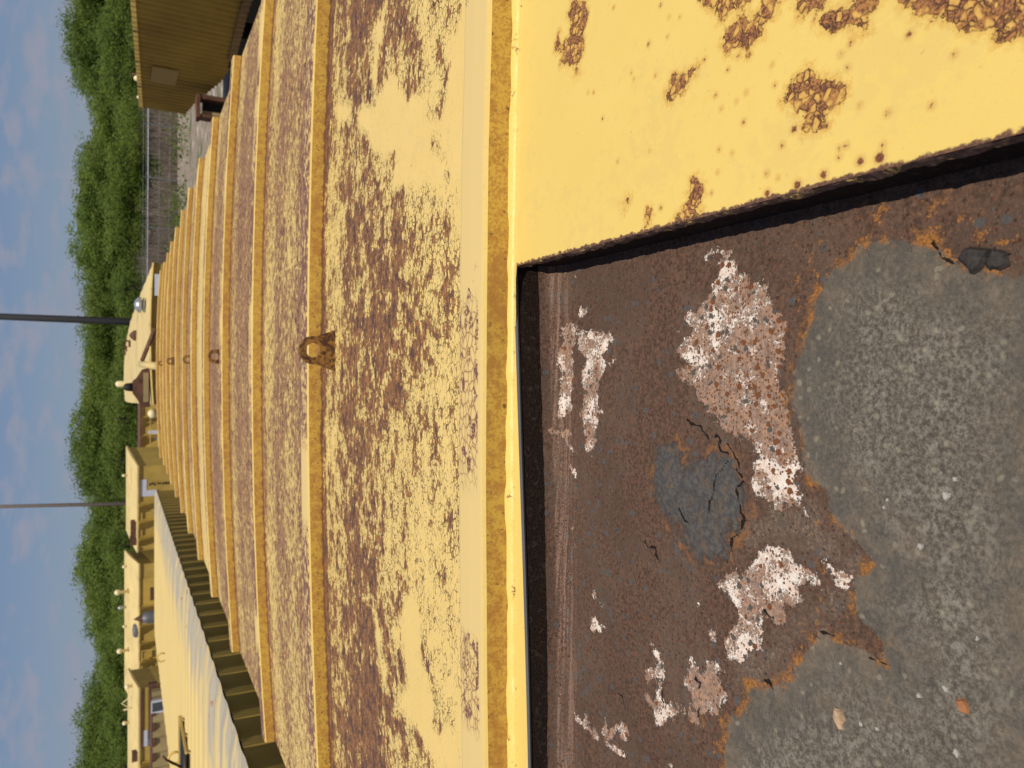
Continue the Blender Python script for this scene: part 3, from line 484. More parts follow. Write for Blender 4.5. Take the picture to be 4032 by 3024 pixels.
# -- roof panels between the ribs
for i in range(len(RIBS)-1):
    a=RIBS[i]+.070; b=RIBS[i+1]-.008; mb=MB()
    if i==0:
        mb.grid(sheet(XC-HW,-.85,a,b,.02,.02,zr)); mb.grid(sheet(-.85,.95,a,b,.005,.005,zr)); mb.grid(sheet(.95,XC+HW,a,b,.02,.02,zr))
    else: mb.grid(sheet(XC-HW,XC+HW,a,b,.02,.014,zr))
    V=np.array(mb.v); x=V[:,0]; y=V[:,1]; t=(b-y)/(b-a)   # 0 far, 1 near
    lf=(vnoise(x+3,y+3,2.6,40+i)-.5); mf=(vnoise(x+3,y+3,9,60+i)-.5)
    if i==0:
        base=np.interp(t,[0,.03,.05,.17,.24,.42,.60,.74,.86,.94,1],[.05,.1,.66,.62,.20,.14,.42,.60,.76,1.05,1.1])
        base=base+lf*.70+mf*.30
        mid=np.exp(-((x-.10)/.42)**4); base=base+mid*np.interp(t,[0,.25,.4,.8,1],[0,.0,.13,.14,.1])
        si_=union(x,y,INTACT); base=np.where(si_>-.012,np.maximum(base,np.clip(.66+si_*16,0,1.25)),base)
        fl=np.clip(1.15-np.clip(si_*60,0,1),0,1)
        base=np.where((t>.70)&(si_<-.01),base+.0,base)
    else:
        edge_=np.clip((abs(x-XC)-.75)/.6,0,1)
        pr=[[.05,.62,.60,.26,.30,.46,.44,.20,.25,.45],[.05,.55,.38,.10,.24,.30,.22,.30,.45,.30],[.1,.5,.25,.12,.22,.28,.25,.3,.5,.4],[.2,.75,.9,1.0,1.1,1.1,1.0,.9,.7,.4]][min(i-1,3)] if i<5 else [.1,.5,.4,.3,.35,.45,.4,.4,.55,.45]
        base=np.interp(t,np.linspace(0,1,10),pr)+lf*.30+mf*.12+edge_*.22
        fl=np.full(x.shape,.8)
    mb_attrs=dict(paint=base,flaky=fl,coarse=np.full(x.shape,2.9 if i==0 else 1.5)); put(mb,'roof_panel',M['roof'],attrs=mb_attrs)
# -- lifting eyes welded along the middle
def eye(x,y,s=1.0):
    th=.012; w0=.051*s; r=.0345*s; hc=.0545*s; hr=.0180*s; seg=40
    zb=zr(x)-.002; out=[]
    # outline: trapezoid that closes in a round head
    pts=[(-w0,0)]
    for k in range(25):
        t=math.pi*1.06-k*(math.pi*1.12)/24; pts.append((r*math.cos(t),hc+r*math.sin(t)))
    pts.append((w0,0))
    o=[]; n=len(pts)
    def ang(p): return math.atan2(p[1]-hc,p[0])
    mb=MB(); ring=[(hr*math.cos(a),hc+hr*math.sin(a)) for a in [math.atan2(p[1]-hc,p[0]) for p in pts]]
    for side in(-th/2,th/2):
        for p in pts: mb.v.append((x+p[0],y+side,zb+p[1]))
        for p in ring: mb.v.append((x+p[0],y+side,zb+p[1]))
    k=2*n
    for i in range(n):
        j=(i+1)%n
        mb.f.append((i,j,n+j,n+i)); mb.f.append((k+j,k+i,k+n+i,k+n+j))
        mb.f.append((j,i,k+i,k+j)); mb.f.append((n+i,n+j,k+n+j,k+n+i))
    put(mb,'lifting_eye',M['eye'],bevel=.0015)
for x,y,s in((.048,1.782,1.0),(.065,3.985,1.05),(.07,5.985,1.0),(.08,8.5,1.05),(.07,10.9,1.0)): eye(x,y,s)
# -- body
def corr(a,b,z0,z1,pitch,depth,nrm,phase=0,dz=None,n=None):
    """trapezoid corrugated sheet from a to b (2D), returns points grid"""
    a=Vector((*a,0)); b=Vector((*b,0)); Ln=(b-a).length; d=(b-a)/Ln; P=[]
    s=0.0; prof=[(0,0),(.27,0),(.5,1),(.77,1)]
    k=0
    while True:
        for f_,q in prof:
            s=(k+f_)*pitch
            if s>Ln: break
            p=a+d*s+Vector((*nrm,0))*depth*q
            P.append([(p.x,p.y,z0),(p.x,p.y,(z0+z1)/2),(p.x,p.y,z1)])
        k+=1
        if k*pitch>Ln: break
    P.append([(b.x,b.y,z0),(b.x,b.y,(z0+z1)/2),(b.x,b.y,z1)])
    return P
zt=zr(XC+HW)
for s in(-1,1):
    mb=MB(); X=XC+s*(HW-.045); g=corr((X,Y0),(X,Y1),.5,zt-.05,.28,.036,(s,0)); mb.grid(g if s<0 else g[::-1]); put(mb,'side_wall',M['wall'])
    mb=MB(); mb.box((XC+s*(HW-.03),(Y0+Y1)/2,zt-.032),(.06,Y1-Y0,.06)); mb.box((XC+s*(HW-.04),(Y0+Y1)/2,.46),(.08,Y1-Y0,.16)); put(mb,'side_rail',M['trim'])
for yy,nr in((Y0+.05,(0,-1)),(Y1-.05,(0,1))):
    mb=MB(); g=corr((XC-HW+.06,yy),(XC+HW-.06,yy),.5,zt-.02,.28,.03,nr); mb.grid(g); put(mb,'end_wall',M['wall'])
for sx in(-1,1):
    for yy in(Y0+.07,Y1-.07):
        mb=MB(); mb.box((XC+sx*(HW-.07),yy,1.6),(.135,.135,3.0)); put(mb,'corner_post',M['trim'],bevel=.01)
for yy in(.6,4.6,8.6,12.2):
    mb=MB(); mb.box((XC,yy,.19),(2.9,.35,.38)); put(mb,'support_beam',M['black'])
mb=MB(); mb.box((XC,(Y0+Y1)/2,.42),(2.8,Y1-Y0-.1,.08)); put(mb,'underframe',M['black'])

# -- loose scraps lying on the hatch floor
def scrap(x,y,r,mat,flat,seed,label,grp,nm,cat):
    g=np.random.default_rng(seed); mb=MB(); n=11; zz=ZF
    ang=np.sort(g.uniform(0,2*math.pi,n)); rr=r*g.uniform(.55,1.05,n)
    top=[(rr[k]*.72*math.cos(ang[k]),rr[k]*.72*math.sin(ang[k]),flat*g.uniform(.7,1.1)) for k in range(n)]
    bot=[(rr[k]*math.cos(ang[k]),rr[k]*math.sin(ang[k]),-.0005) for k in range(n)]
    mb.v=bot+top+[(0,0,flat*1.15)]
    for k in range(n):
        j=(k+1)%n; mb.f.append((k,j,n+j,n+k)); mb.f.append((n+k,n+j,2*n))
    o=mb.build(nm,mat); o.location=(x,y,zz+.0004); tag(o,label,cat,grp); return o
def fpx(px,py,h=.511):
    U=3024-py; v=px-VH; z=h*FPX/(math.cos(TH)*v); X=(U-1512)*z/FPX; D=h*((FPX+1512**2/FPX)/v-1512/FPX)
    return X*math.cos(PSI)-D*math.sin(PSI), D*math.cos(PSI)+X*math.sin(PSI)
x,y=fpx(3845,1015); scrap(x,y,.0125,mat_plain('dark_scale',(.045,.038,.034),.85,0,.5,300),.004,3,'larger dark rust scale flake on grey silt near the hatch edge','scale flakes','rust_flake','flake')
x,y=fpx(3935,1020); scrap(x,y,.0095,bpy.data.materials['dark_scale'],.003,5,'smaller dark rust scale flake beside the larger one on the silt','scale flakes','rust_flake','flake')
wm=mat_plain('white_chip',(.40,.37,.32),.7,0,.3,300)
chips=[((3496,1968),.0045),((3482,1998),.004),((3725,1950),.0095),((3762,1885),.006),((3625,2150),.0075),((3622,2743),.0075),((3722,2710),.007),((3456,2870),.005),((3850,2515),.005),((3768,2965),.008),((3393,2850),.006),((3312,2612),.004)]
for k,((a,b),r) in enumerate(chips):
    x,y=fpx(a,b); scrap(x,y,r*.45,wm,.0010,20+k,'small pale paint chip lying on the grey silt of the hatch floor','pale chips on the silt','paint_chip','chip')
x,y=fpx(3795,2780); scrap(x,y,.0065,mat_plain('orange_chip',(.36,.15,.06),.8,0,.3,200),.002,44,'single orange rust crumb lying on the grey silt','','rust_crumb','crumb')
x,y=fpx(3305,2830); scrap(x,y,.011,mat_plain('tan_chip',(.50,.33,.2),.8,0,.5,150),.002,46,'tan paint chip with rusty spots on the dark silt','','paint_chip','chip')
# ---------------------------------------------------------------- other containers and wagons
def ribbed_container(label,corner,yaw,Ln,W,eave,rise,z0,pitch,nvent=(),mats=('wall2','lightroof'),group=None,off=0,roofcorr=0,name='steel_container'):
    """corner: near right bottom corner of the long side that faces the camera; the side runs to the left (-x local)"""
    t=thing(name,(corner[0],corner[1],0),label,'container',group,yaw)
    wm=M[mats[0]]; rm=M[mats[1]]
    def P(o): return o
    def roofz(y): return eave+rise*y/W
    mb=MB(); mb.quad((-Ln,0,z0),(0,0,z0),(0,0,eave),(-Ln,0,eave)); mb.build('side_wall',wm,t)
    mb=MB(); mb.quad((0,W,z0),(-Ln,W,z0),(-Ln,W,eave+rise),(0,W,eave+rise)); mb.build('side_wall',wm,t)
    for X in(0,-Ln):
        mb=MB(); q=[(X,0,z0),(X,W,z0),(X,W,eave+rise),(X,0,eave)]
        mb.quad(*(q if X==0 else q[::-1])); mb.build('end_wall',wm,t)
    # roof: shallow box with overhang
    oh=.10; mb=MB(); th=.09; n=max(2,int(Ln/.35)); P_=[]
    a=(-Ln-oh); b=oh
    for i in range(n+1):
        X=a+(b-a)*i/n; d=.012*(i%2)*roofcorr
        P_.append([(X,-oh,eave-oh*rise/W+th+d),(X,W*.5,eave+rise*.56+th+d),(X,W+oh,eave+rise+th+d)])
    mb.grid(P_)
    mb.quad((a,-oh,eave-.02),(b,-oh,eave-.02),(b,-oh,eave+th-oh*rise/W),(a,-oh,eave+th-oh*rise/W))
    for X,fl in((a,0),(b,1)):
        q=[(X,-oh,eave-.02),(X,W+oh,eave+rise),(X,W+oh,eave+rise+th),(X,W*.5,eave+rise*.56+th),(X,-oh,eave+th-oh*rise/W)]
        k=len(mb.v); mb.v+=q; mb.f.append(tuple(range(k,k+5)) if fl else tuple(range(k,k+5))[::-1])
    mb.quad((a,-oh,eave-.02),(a,W+oh,eave+rise-.02),(b,W+oh,eave+rise-.02),(b,-oh,eave-.02))
    mb.build('roof',rm,t)
    # side stakes with added wedges, shaped to stay unlit as dark triangles
    k=0; s=off
    while s<Ln-.1:
        mb=MB(); w0=.07; X=-s; z1=eave-.02; zb=eave-1.5
        vs=[(X-w0,0,zb),(X+w0,0,zb),(X+w0,0,z1),(X-w0,0,z1),(X-w0,-.05,zb),(X+w0,-.05,zb),(X+w0,-.34,z1),(X-w0,-.34,z1)]
        mb.v=[(X,-.55,z1),(X-.92,0,z1),(X,0,z1-1.25),(X,0,z1)]; mb.f=[(0,1,2),(0,3,1),(0,2,3)]
        mb.box((X+.04,-.03,(z1+z0)/2),(.08,.06,z1-z0))
        mb.build('shade_wedge_stake',wm,t); s+=pitch
    mb=MB(); mb.box((-Ln/2,-.03,eave-.07),(Ln,.06,.1)); mb.box((-Ln/2,-.03,z0+.05),(Ln,.06,.12)); mb.build('side_rail',M['trim'],t)
    mb=MB(); mb.box((-Ln/2,W/2,z0/2),(Ln*.9,W*.6,z0)); mb.build('underframe',M['black'],t)
    return t,roofz
def text_mesh(s,name,size,mat,parent,loc,rot,sx=1.0):
    c=bpy.data.curves.new('tmp','FONT'); c.body=s; c.size=size; c.extrude=.004; c.align_x='CENTER'; c.align_y='CENTER'
    o=bpy.data.objects.new('tmp',c); COL.objects.link(o)
    me=bpy.data.meshes.new_from_object(o); bpy.data.objects.remove(o)
    q=bpy.data.objects.new(name,me); COL.objects.link(q); me.materials.clear(); me.materials.append(mat)
    q.parent=parent; q.location=loc; q.rotation_euler=rot; q.scale=(sx,1,1); return q
def eavepoint(U,V,h): return at(U,V,zdepth(h,V))

# A : right-hand one of the far row
cA=at(1187,537,46.0); tA,_=ribbed_container('yellow container at the right end of the far row with pale L label',(cA.x,cA.y),R_(-21),6.3,2.7,3.06,.62,.35,1.28,off=.1)
a=tA
def lab(parent,x,zc,w_,h_,mat=M['white'],name='label_panel',y=-.012):
    mb=MB(); mb.box((x,y,zc),(w_,.02,h_)); return mb.build(name,mat,parent)
# remove the stakes that would stand in front of the lettering panel
for o in list(tA.children):
    if o.name.startswith('shade_wedge_stake'):
        xs=[v.co.x for v in o.data.vertices]
        if -3.2<min(xs)<.2 : bpy.data.objects.remove(o)
mb=MB(); s=.62
x0,x1=-.85,-2.15
mb.v=[(-.95,-.02,2.98),(-2.2,-.02,2.98),(-2.2,-.02,1.98),(-1.75,-.02,1.98),(-1.75,-.02,2.58),(-.95,-.02,2.58)]; mb.f=[(0,1,2,3,4,5)]
mb.build('label_panel',M['white'],tA)
for k in range(11):
    g=np.random.default_rng(k+3); mb=MB(); zc=2.42-k*.16
    for j in range(3): mb.box((-1.32+g.uniform(-.07,.07),-.015,zc+g.uniform(-.05,.05)),(g.uniform(.03,.17),.01,g.uniform(.03,.08)))
    mb.build('lettering_mark',M['ink'],tA)
mb=MB(); 
for (p,q) in(((-3.2,2.86),(-6.0,2.86)),((-3.2,1.2),(-6.0,1.2))): mb.box(((p[0]+q[0])/2,-.045,p[1]),(abs(p[0]-q[0]),.05,.07))
for X in(-3.2,-6.0): mb.box((X,-.047,2.03),(.07,.05,1.6))
mb.build('door_frame',M['trim'],tA)

def ball_vent(parent,x,y,z,r,hh,mat='cream',nm='roof_vent'):
    mb=MB(); mb.tube_profile(Vector((x,y,z)),[(r*.5,0),(r*.5,hh-r*.9),(r*.95,hh-r*.7),(r,hh-r*.1),(r*.8,hh+r*.5),(r*.35,hh+r*.8),(.01,hh+r*.86)],14)
    return mb.build(nm,M[mat],parent,smooth=True)
ball_vent(tA,-1.9,2.4,3.70,.10,.22)
mb=MB(); mb.box((-1.6,1.25,3.46),(1.7,.12,.04)); mb.build('roof_plate',M['trim'],tA)
mb=MB(); mb.box((-4.9,.25,3.33),(1.5,.35,.35)); mb.box((-5.6,.2,3.3),(.5,.45,.5)); mb.build('roof_bracket',M['rustm'],tA)
# B : long one left of A
cB=at(800,540,47.5); tB,_=ribbed_container('longest container of the far row, standing behind the grey pointed stove pipe',(cB.x,cB.y),R_(-7),9.9,2.7,2.98,.80,.35,1.25,off=2.9)
for (x,y,z,r,hh,mt) in((-.9,2.3,3.70,.11,.2,'cream'),(-2.4,1.6,3.5,.19,.80,'cream'),(-3.85,2.4,3.72,.14,.42,'galv'),(-5.2,2.3,3.7,.10,.2,'cream'),(-6.6,1.6,3.5,.18,.68,'cream')): ball_vent(tB,x,y,z,r,hh,mt)
mb=MB(); mb.tube_profile(Vector((-4.7,.4,3.1)),[(.50,0),(.46,.16),(.35,.26),(.05,.3)],12); mb.build('roof_hatch',M['grey'],tB)
mb=MB(); mb.box((-7.9,.2,3.30),(.75,.4,.32)); mb.box((-8.0,.3,3.50),(.3,.3,.2)); mb.build('roof_bracket',M['rustm'],tB)
lab(tB,-4.0,2.2,.5,.62); lab(tB,-2.0,1.9,2.0,1.9,M['wall'],'door_panel'); lab(tB,-2.1,2.0,.9,.7,M['rustm'],'rust_shade_patch',-.03)  # the small brown patch stands for a shaded stretch of wall
mb=MB()
for X in(-5.9,-9.2): mb.box((X,-.29,2.0),(.07,.06,1.7))
mb.box((-7.55,-.29,2.84),(3.3,.06,.07)); mb.build('door_frame',M['trim'],tB)
# pot with pointed cap standing in front of B
p=at(598,620,43.5); mb=MB(); mb.tube_profile(Vector((0,0,0)),[(.32,0),(.34,1.2),(.36,2.55),(.30,2.8),(.16,2.92),(.15,3.06),(.03,3.2)],18)
tg=thing('chimney_pot',(p.x,p.y,0),'dark grey stove pipe with pointed cap rising before the far yellow row','pipe')
mb.build('pipe',M['grey'],tg,smooth=True); mb=MB(); mb.tube_profile(Vector((0,0,2.85)),[(.2,0),(.17,.22),(.02,.5)],12); mb.build('cap',M['rustm'],tg)
# C : leftmost
cC=at(310,536,41.0); tC,_=ribbed_container('yellow container at the left end of the far row with black letters',(cC.x,cC.y),R_(-3),8.0,2.7,3.06,.52,.35,1.25,off=1.9)
for o in list(tC.children):
    if o.name.startswith('shade_wedge_stake') and -4.4<min(v.co.x for v in o.data.vertices)<-2.4: bpy.data.objects.remove(o)
mb=MB(); mb.v=[(-2.55,-.02,2.92),(-3.5,-.02,2.92),(-3.5,-.02,1.9),(-3.1,-.02,1.9),(-3.1,-.02,2.52),(-2.55,-.02,2.52)]
mb.v=[(-2.5,-.02,2.95),(-3.45,-.02,2.95),(-3.45,-.02,2.0),(-3.05,-.02,2.0),(-3.05,-.02,2.6),(-2.5,-.02,2.6)]; mb.f=[(0,1,2,3,4,5)]
mb.build('label_panel',M['white'],tC)
text_mesh('DD','lettering',.42,M['ink'],tC,(-2.62,-.02,2.33),(R_(90),0,0))
for (x,y,z,r,hh,mt) in((-.35,1.3,3.4,.13,.3,'cream'),(-2.95,2.2,3.55,.12,.3,'cream')): ball_vent(tC,x,y,z,r,hh,mt)
mb=MB(); mb.tube([(-1.0,1.4,3.5),(-1.35,1.4,3.98),(-1.75,1.4,3.5)],.035,6); mb.tube([(-1.75,1.4,3.5),(-1.75,1.4,3.9)],.05,6); mb.build('roof_bracket',M['cream'],tC)
mb=MB(); mb.box((-4.0,.2,3.32),(.55,.35,.28)); mb.build('roof_hatch',M['rustm'],tC)
mb=MB(); mb.box((-.2,-.05,2.4),(.9,.25,.45)); mb.box((-1.8,-.2,2.94),(3.3,.1,.10)); mb.build('rust_shade_patch',M['rustm'],tC)

# D : low brown ribbed container close to the left edge
cD=at(222,640,34.5); zD=2.72
tD=thing('ribbed_container',(cD.x,cD.y,0),'tan corrugated container with rusty top rail low at the left edge','container',None,R_(-4))
def boxcont(t,Ln,W,ztop,z0,pitch,depth,wm,rm,railm,rdy=0):
    mb=MB(); g=corr((-Ln,0),(0,0),z0,ztop,pitch,depth,(0,-1)); mb.grid(g); mb.build('side_wall',wm,t)
    mb=MB(); g=corr((-Ln,W),(0,W),z0,ztop,pitch,depth,(0,1)); mb.grid(g[::-1]); mb.build('side_wall',wm,t)
    for X,nr in((-Ln,(-1,0)),(0,(1,0))):
        mb=MB(); g=corr((X,0),(X,W),z0,ztop,pitch,depth,nr); mb.grid(g if X==0 else g[::-1]); mb.build('end_wall',wm,t)
    mb=MB(); mb.box((-Ln/2,W/2,ztop+.02),(Ln-.1,W-.1,.04)); mb.build('roof',rm,t)
    mb=MB()
    for Y in(-.04,W+.04): mb.box((-Ln/2,Y,ztop-.03),(Ln+.1,.1,.16)); mb.box((-Ln/2,Y,z0),(Ln+.1,.1,.14))
    mb.build('top_rail',railm,t)
    mb=MB(); mb.box((-Ln/2,W/2,z0/2),(Ln*.8,W*.7,z0)); mb.build('underframe',M['black'],t)
boxcont(tD,6.0,2.5,2.62,.3,.75,.13,M['beige'],M['rustm'],M['rustm'])
# louvred box on the container end
mb=MB(); mb.box((.33,-.02,2.35),(.62,.12,.66)); o=mb.build('vent_grille',M['white'],tD)
for k in range(7):
    mb=MB(); mb.box((.33,-.085,2.10+k*.085),(.44,.02,.05)); mb.build('louvre',M['ink'],o)

# E : container seen in the gap between the near wagon and the far row
cE=at(1445,556,53); tE,_=ribbed_container('yellow container with rusty roof edge glimpsed left of the domed wagon',(cE.x,cE.y),R_(-6),6.5,2.6,2.78,.12,.35,1.35,off=1.2,mats=('wall2','rustm'))
lab(tE,-2.55,2.0,.7,.7)
mb=MB()
for X in(-1.5,-2.6,-3.6): mb.tube([(X,-.5,.4),(X,-.5,2.4)],.03,6)
for Z in(1.2,1.7,2.2): mb.tube([(-.9,-.5,Z),(-3.8,-.5,Z)],.03,6)
mb.build('handrail',M['trim'],tE)
p=at(1396,603,38); 
sp=thing('bulb_vent',(p.x,p.y,0),'bright cream round-topped vent post beside the domed wagon','vent'); mb=MB(); mb.tube_profile(Vector((0,0,0)),[(.09,0),(.09,p.z-.22),(.2,p.z-.12),(.26,p.z),(.22,p.z+.15),(.1,p.z+.24),(.01,p.z+.26)],14); mb.build('post',M['cream'],sp,smooth=True)

# neighbour on the left: long container, transverse fluted roof
nb=Vector((-1.915,4.04,0)); nf=Vector((-2.453,16.26,0)); dirn=(nf-nb).normalized(); start=nb-dirn*2.6; LnN=(nf-start).length
yawN=math.atan2(-dirn.x,dirn.y)
tN=thing('corrugated_container',(start.x,start.y,0),'long yellow container with bleached fluted roof standing alongside on the left','container',None,yawN)
Wn=3.05; Zn=3.15
def nz(xl): return Zn-.0+.0
mb=MB(); N_=int(LnN/.0175); P_=[]
for i in range(N_+1):
    y=LnN*i/N_; ph=(y/.37)%1; c=(0,.0) ; d=.036*min(1,max(0,(abs(ph-.5)*2-.30)/.34))
    row=[]
    for u in (0,.01,.04,.12,.3,.5,.7,.88,.96,1):
        x=-Wn*u; e=min(1,min(u,1-u)/.05); row.append((x+(.010*math.cos(2*math.pi*ph) if u<.02 else 0),y,Zn-.004+d*e))
    P_.append(row)
mb.grid([list(r) for r in P_][::-1]); mb.build('roof',None,tN,smooth=False)
nroof=tN.children[-1]
n=NT('bleached_fluted_roof'); f=n.noise(3,5,.6); v=n.map((.55,3.6,1)); st=n.noise(1.5,5,.6,v=v); fine=n.noise(60,4,.6)
sx=n.t.nodes.new('ShaderNodeSeparateXYZ'); n.put(sx.inputs[0],n.tc)
near=n.ss(sx.outputs['X'],-1.0,-.1)
base=n.mix(f,(.64,.485,.190),(.58,.43,.16)); worn=n.ss(n.add(n.mul(st,1.0),n.mul(near,.42)),.58,.72)
base=n.mix(n.mul(worn,.5),base,(.46,.365,.215)); wd=n.ss(n.add(n.noise(2.4,4,.6,v=n.map((.4,5,1),loc=(3,1,0))),n.mul(near,.26)),.68,.76)
base=n.mix(n.mul(wd,.7),base,(.28,.28,.27)); rs=n.ss(n.add(n.noise(7,4,.6),n.mul(near,.12)),.76,.80); base=n.mix(rs,base,(.34,.14,.06))
n.fin(base,.55,0,.3); nroof.data.materials.append(n.m)
mb=MB(); g=corr((-.055,0),(-.055,LnN),.35,Zn-.015,.37,.046,(1,0)); mb.grid(g[::-1]); mb.build('side_wall',M['wall'],tN)
mb=MB(); g=corr((-Wn+.045,0),(-Wn+.045,LnN),.35,Zn-.015,.28,.036,(-1,0)); mb.grid(g); mb.build('side_wall',M['wall'],tN)
for Y,nr in((0.02,(0,-1)),(LnN-.02,(0,1))):
    mb=MB(); g=corr((-Wn+.05,Y),(-.05,Y),.35,Zn-.015,.28,.03,nr); mb.grid(g if Y<1 else g[::-1]); mb.build('end_wall',M['wall'],tN)
for Y in(LnN-.05,.05):
    mb=MB(); mb.box((-Wn/2,Y,Zn-.06),(Wn,.1,.11)); mb.build('end_rail',M['trim'],tN)
mb=MB(); mb.box((-Wn/2,LnN/2,.2),(Wn*.8,LnN*.98,.35)); mb.build('underframe',M['black'],tN)
def onN(px,py,h=.5):
    U=3024-py; v=px-VH; z=zdepth(h,px); p=at(U,px,z); Mi=Matrix.Rotation(-yawN,4,'Z'); q=Mi@(p-Vector((start.x,start.y,0))); return q
def ring(parent,q,r,t,mat,nm='lifting_ring',tilt=0):
    mb=MB(); pts=[(q.x+r*math.cos(a),q.y+r*.15*math.sin(a)*0,q.z+r*.8+r*math.sin(a)) for a in np.linspace(0,2*math.pi,17)]
    mb.tube(pts,t,6,cap=False); mb.build(nm,M[mat],parent,smooth=True)
q=onN(652,2586,.48); ring(tN,q,.06,.012,'trim'); q=onN(708,2980,.48); ring(tN,q,.06,.013,'trim'); q=onN(675,2417,.49)
mb=MB(); mb.box((q.x,q.y,Zn+.012),(.16,.04,.02)); mb.build('roof_patch',M['rustm'],tN)
# slot shade laid on the roof as a black plate, with raised lip
qa=onN(738,2902,.48); qb=onN(738,3160,.48)
mb=MB(); xa,xb=qa.x,qb.x; yc=qa.y-.35
w2=.80
mb.box(((xa+xb)/2,yc+w2+.015,Zn+.055),(abs(xa-xb)+.04,.03,.03)); mb.box((xa+.01,yc+w2/2,Zn+.052),(.02,w2,.02)); mb.build('hatch_lip',M['trim'],tN)
mb=MB(); mb.box(((xa+xb)/2,yc+w2/2,Zn+.052),(abs(xa-xb)-.02,w2-.01,.008)); mb.build('slot_shade_plate',M['black'],tN)
mb=MB(); mb.box(((xa+xb)/2-.05,yc+.12,Zn+.0575),(abs(xa-xb)-.12,.22,.003)); mb.build('slot_rust',M['rustm'],tN)
# bent rod poking out of the slot
rp=[at(3024-y_,x_,z_) for (x_,y_,z_) in((640,2976,6.6),(655,2992,6.6),(672,3000,6.65),(700,3014,6.75),(716,3022,6.8),(745,3040,6.9))]
mb=MB(); mb.tube(rp,.011,8); o=mb.build('bent_rod',M['rustm'],None,smooth=True); tag(o,'thin bent rusty rod sticking up from the slot in the left container roof','rod')

# ---- wagon ahead, with a domed roof
secs=[(1432,1989,603,15.35),(1433,1930,580,17.3),(1435,1872,556,19.6),(1437,1813,533,22.8),(1438,1757,514,26.8),(1441,1700,501,33.0),(1446,1640,493,40.0)]
tW=thing('domed_wagon',tuple(at(1574,603,15.35).xy)+(0,),'yellow wagon with climbing pale roof and dark vents, right ahead of the ribbed roof','wagon')
wl=tW.location.copy()
def loc(p): return Vector(p)-wl
mb=MB(); P_=[]; Lr=[];Rr=[]
S=[]
for i in range(len(secs)-1):
    a=secs[i]; b=secs[i+1]
    for k in range(6):
        t=k/6; iz=(1-t)/a[3]+t/b[3]; S.append([a[j]*(1-t)+b[j]*t for j in range(3)]+[1/iz])
S.append(list(secs[-1]))
for i,(ul,ur,v,z) in enumerate(S):
    a=loc(at(ul,v,z)); b=loc(at(ur,v,z)); row=[]
    for t in np.linspace(0,1,15):
        p=a.lerp(b,t); p.z+= .055*(1-(2*t-1)**2) + (.012 if i%3==0 else 0); row.append(p)
    P_.append(row); Lr.append(row[0]); Rr.append(row[-1])
mb.grid([r[::-1] for r in P_]); mb.build('roof',M['lightroof'],tW)
for rr_,nm in((Lr,1),(Rr,-1)):
    mb=MB(); g=[[(p.x,p.y,.6-wl.z),(p.x,p.y,p.z)] for p in rr_]; mb.grid(g if nm>0 else g[::-1]); mb.build('side_wall',M['wall'],tW)
mb=MB(); a=P_[0]; mb.grid([[(p.x,p.y+.03,.6),(p.x,p.y+.03,p.z-.01)] for p in a]); mb.build('end_wall',M['wall2'],tW)
mb=MB(); mb.tube([Vector(p)+Vector((0,0,-.02)) for p in P_[0]],.03,6); mb.build('end_rail',M['trim'],tW)
for k in range(0,7): 
    p=P_[min(k*6,len(P_)-1)]; mb=MB(); mb.box(((p[0].x+p[-1].x)/2,p[0].y+.3,.3),(2.4,.6,.6)); mb.build('bogie',M['black'],tW)
def w(U,V,z): return loc(at(U,V,z))
p=w(1935,0,0) if 0 else None
a=w(1860,607,15.3); b=w(1945,640,15.3); mb=MB(); mb.box(((a.x+b.x)/2,a.y,(a.z+b.z)/2-.03),(abs(b.x-a.x),.02,.20)); mb.build('window_panel',M['white'],tW)
# mushroom vent
p=w(1822,585,17.2); mb=MB(); mb.tube_profile(p,[(.10,-.06),(.10,.08),(.17,.085),(.17,.12),(.12,.13),(.12,.15),(.19,.155),(.18,.22),(.10,.29),(.01,.31)],18); mb.build('mushroom_vent',M['galv'],tW,smooth=True)
mb=MB(); mb.tube_profile(p,[(.115,-.07),(.115,.07)],14); mb.box((p.x,p.y-.13,p.z-.05),(.3,.04,.1)); mb.build('vent_collar',M['black'],tW)
p=w(1702,545,21); mb=MB(); mb.tube_profile(p,[(.17,-.02),(.15,.12),(.08,.2),(.01,.24)],9); mb.box((p.x+.05,p.y-.1,p.z-.02),(.18,.2,.14)); mb.build('roof_vent',M['rustm'],tW)
for (U,V,z,s) in((1670,518,25,.16),(1650,505,30,.16),(1632,498,33,.12)):
    p=w(U,V,z); mb=MB(); mb.box((p.x,p.y,p.z+.02),(s*1.4,s,s)); mb.box((p.x+.1,p.y,p.z+.12),(s*.4,s*.4,s)); mb.build('roof_fitting',M['rustm'],tW)
# rusty angle beam and yellow stub post, hood with stack on the near end
mb=MB(); a=w(1735,612,15.0); b=w(1605,560,15.6); mb.tube([a,b],.045,4); mb.build('angle_beam',M['rustm'],tW)
mb=MB(); a=w(1582,622,15.0); b=w(1590,556,15.9); mb.tube([a,b],[.085,.07],14); mb.build('post',M['lightroof'],tW,smooth=True)
mb=MB(); c=w(1500,590,15.6); hw=.42
prof=[(-hw,.0),(-hw,.16),(-hw*.55,.26),(-.13,.33),(.13,.33),(hw*.45,.26),(hw*.9,.15),(hw,0)]
for s in(-.25,.25):
    for a_,b_ in prof: mb.v.append((c.x+a_,c.y+s,c.z+b_))
k=len(prof)
for i in range(k-1): mb.f.append((i,i+1,k+i+1,k+i))
mb.f.append(tuple(range(k))[::-1]); mb.f.append(tuple(range(k,2*k))); hood=mb.build('rusted_hood',M['rustm'],tW)
mb=MB(); mb.box((c.x,c.y-.27,c.z+.08),(.62,.03,.10)); mb.build('hood_opening',M['beige'],tW); 
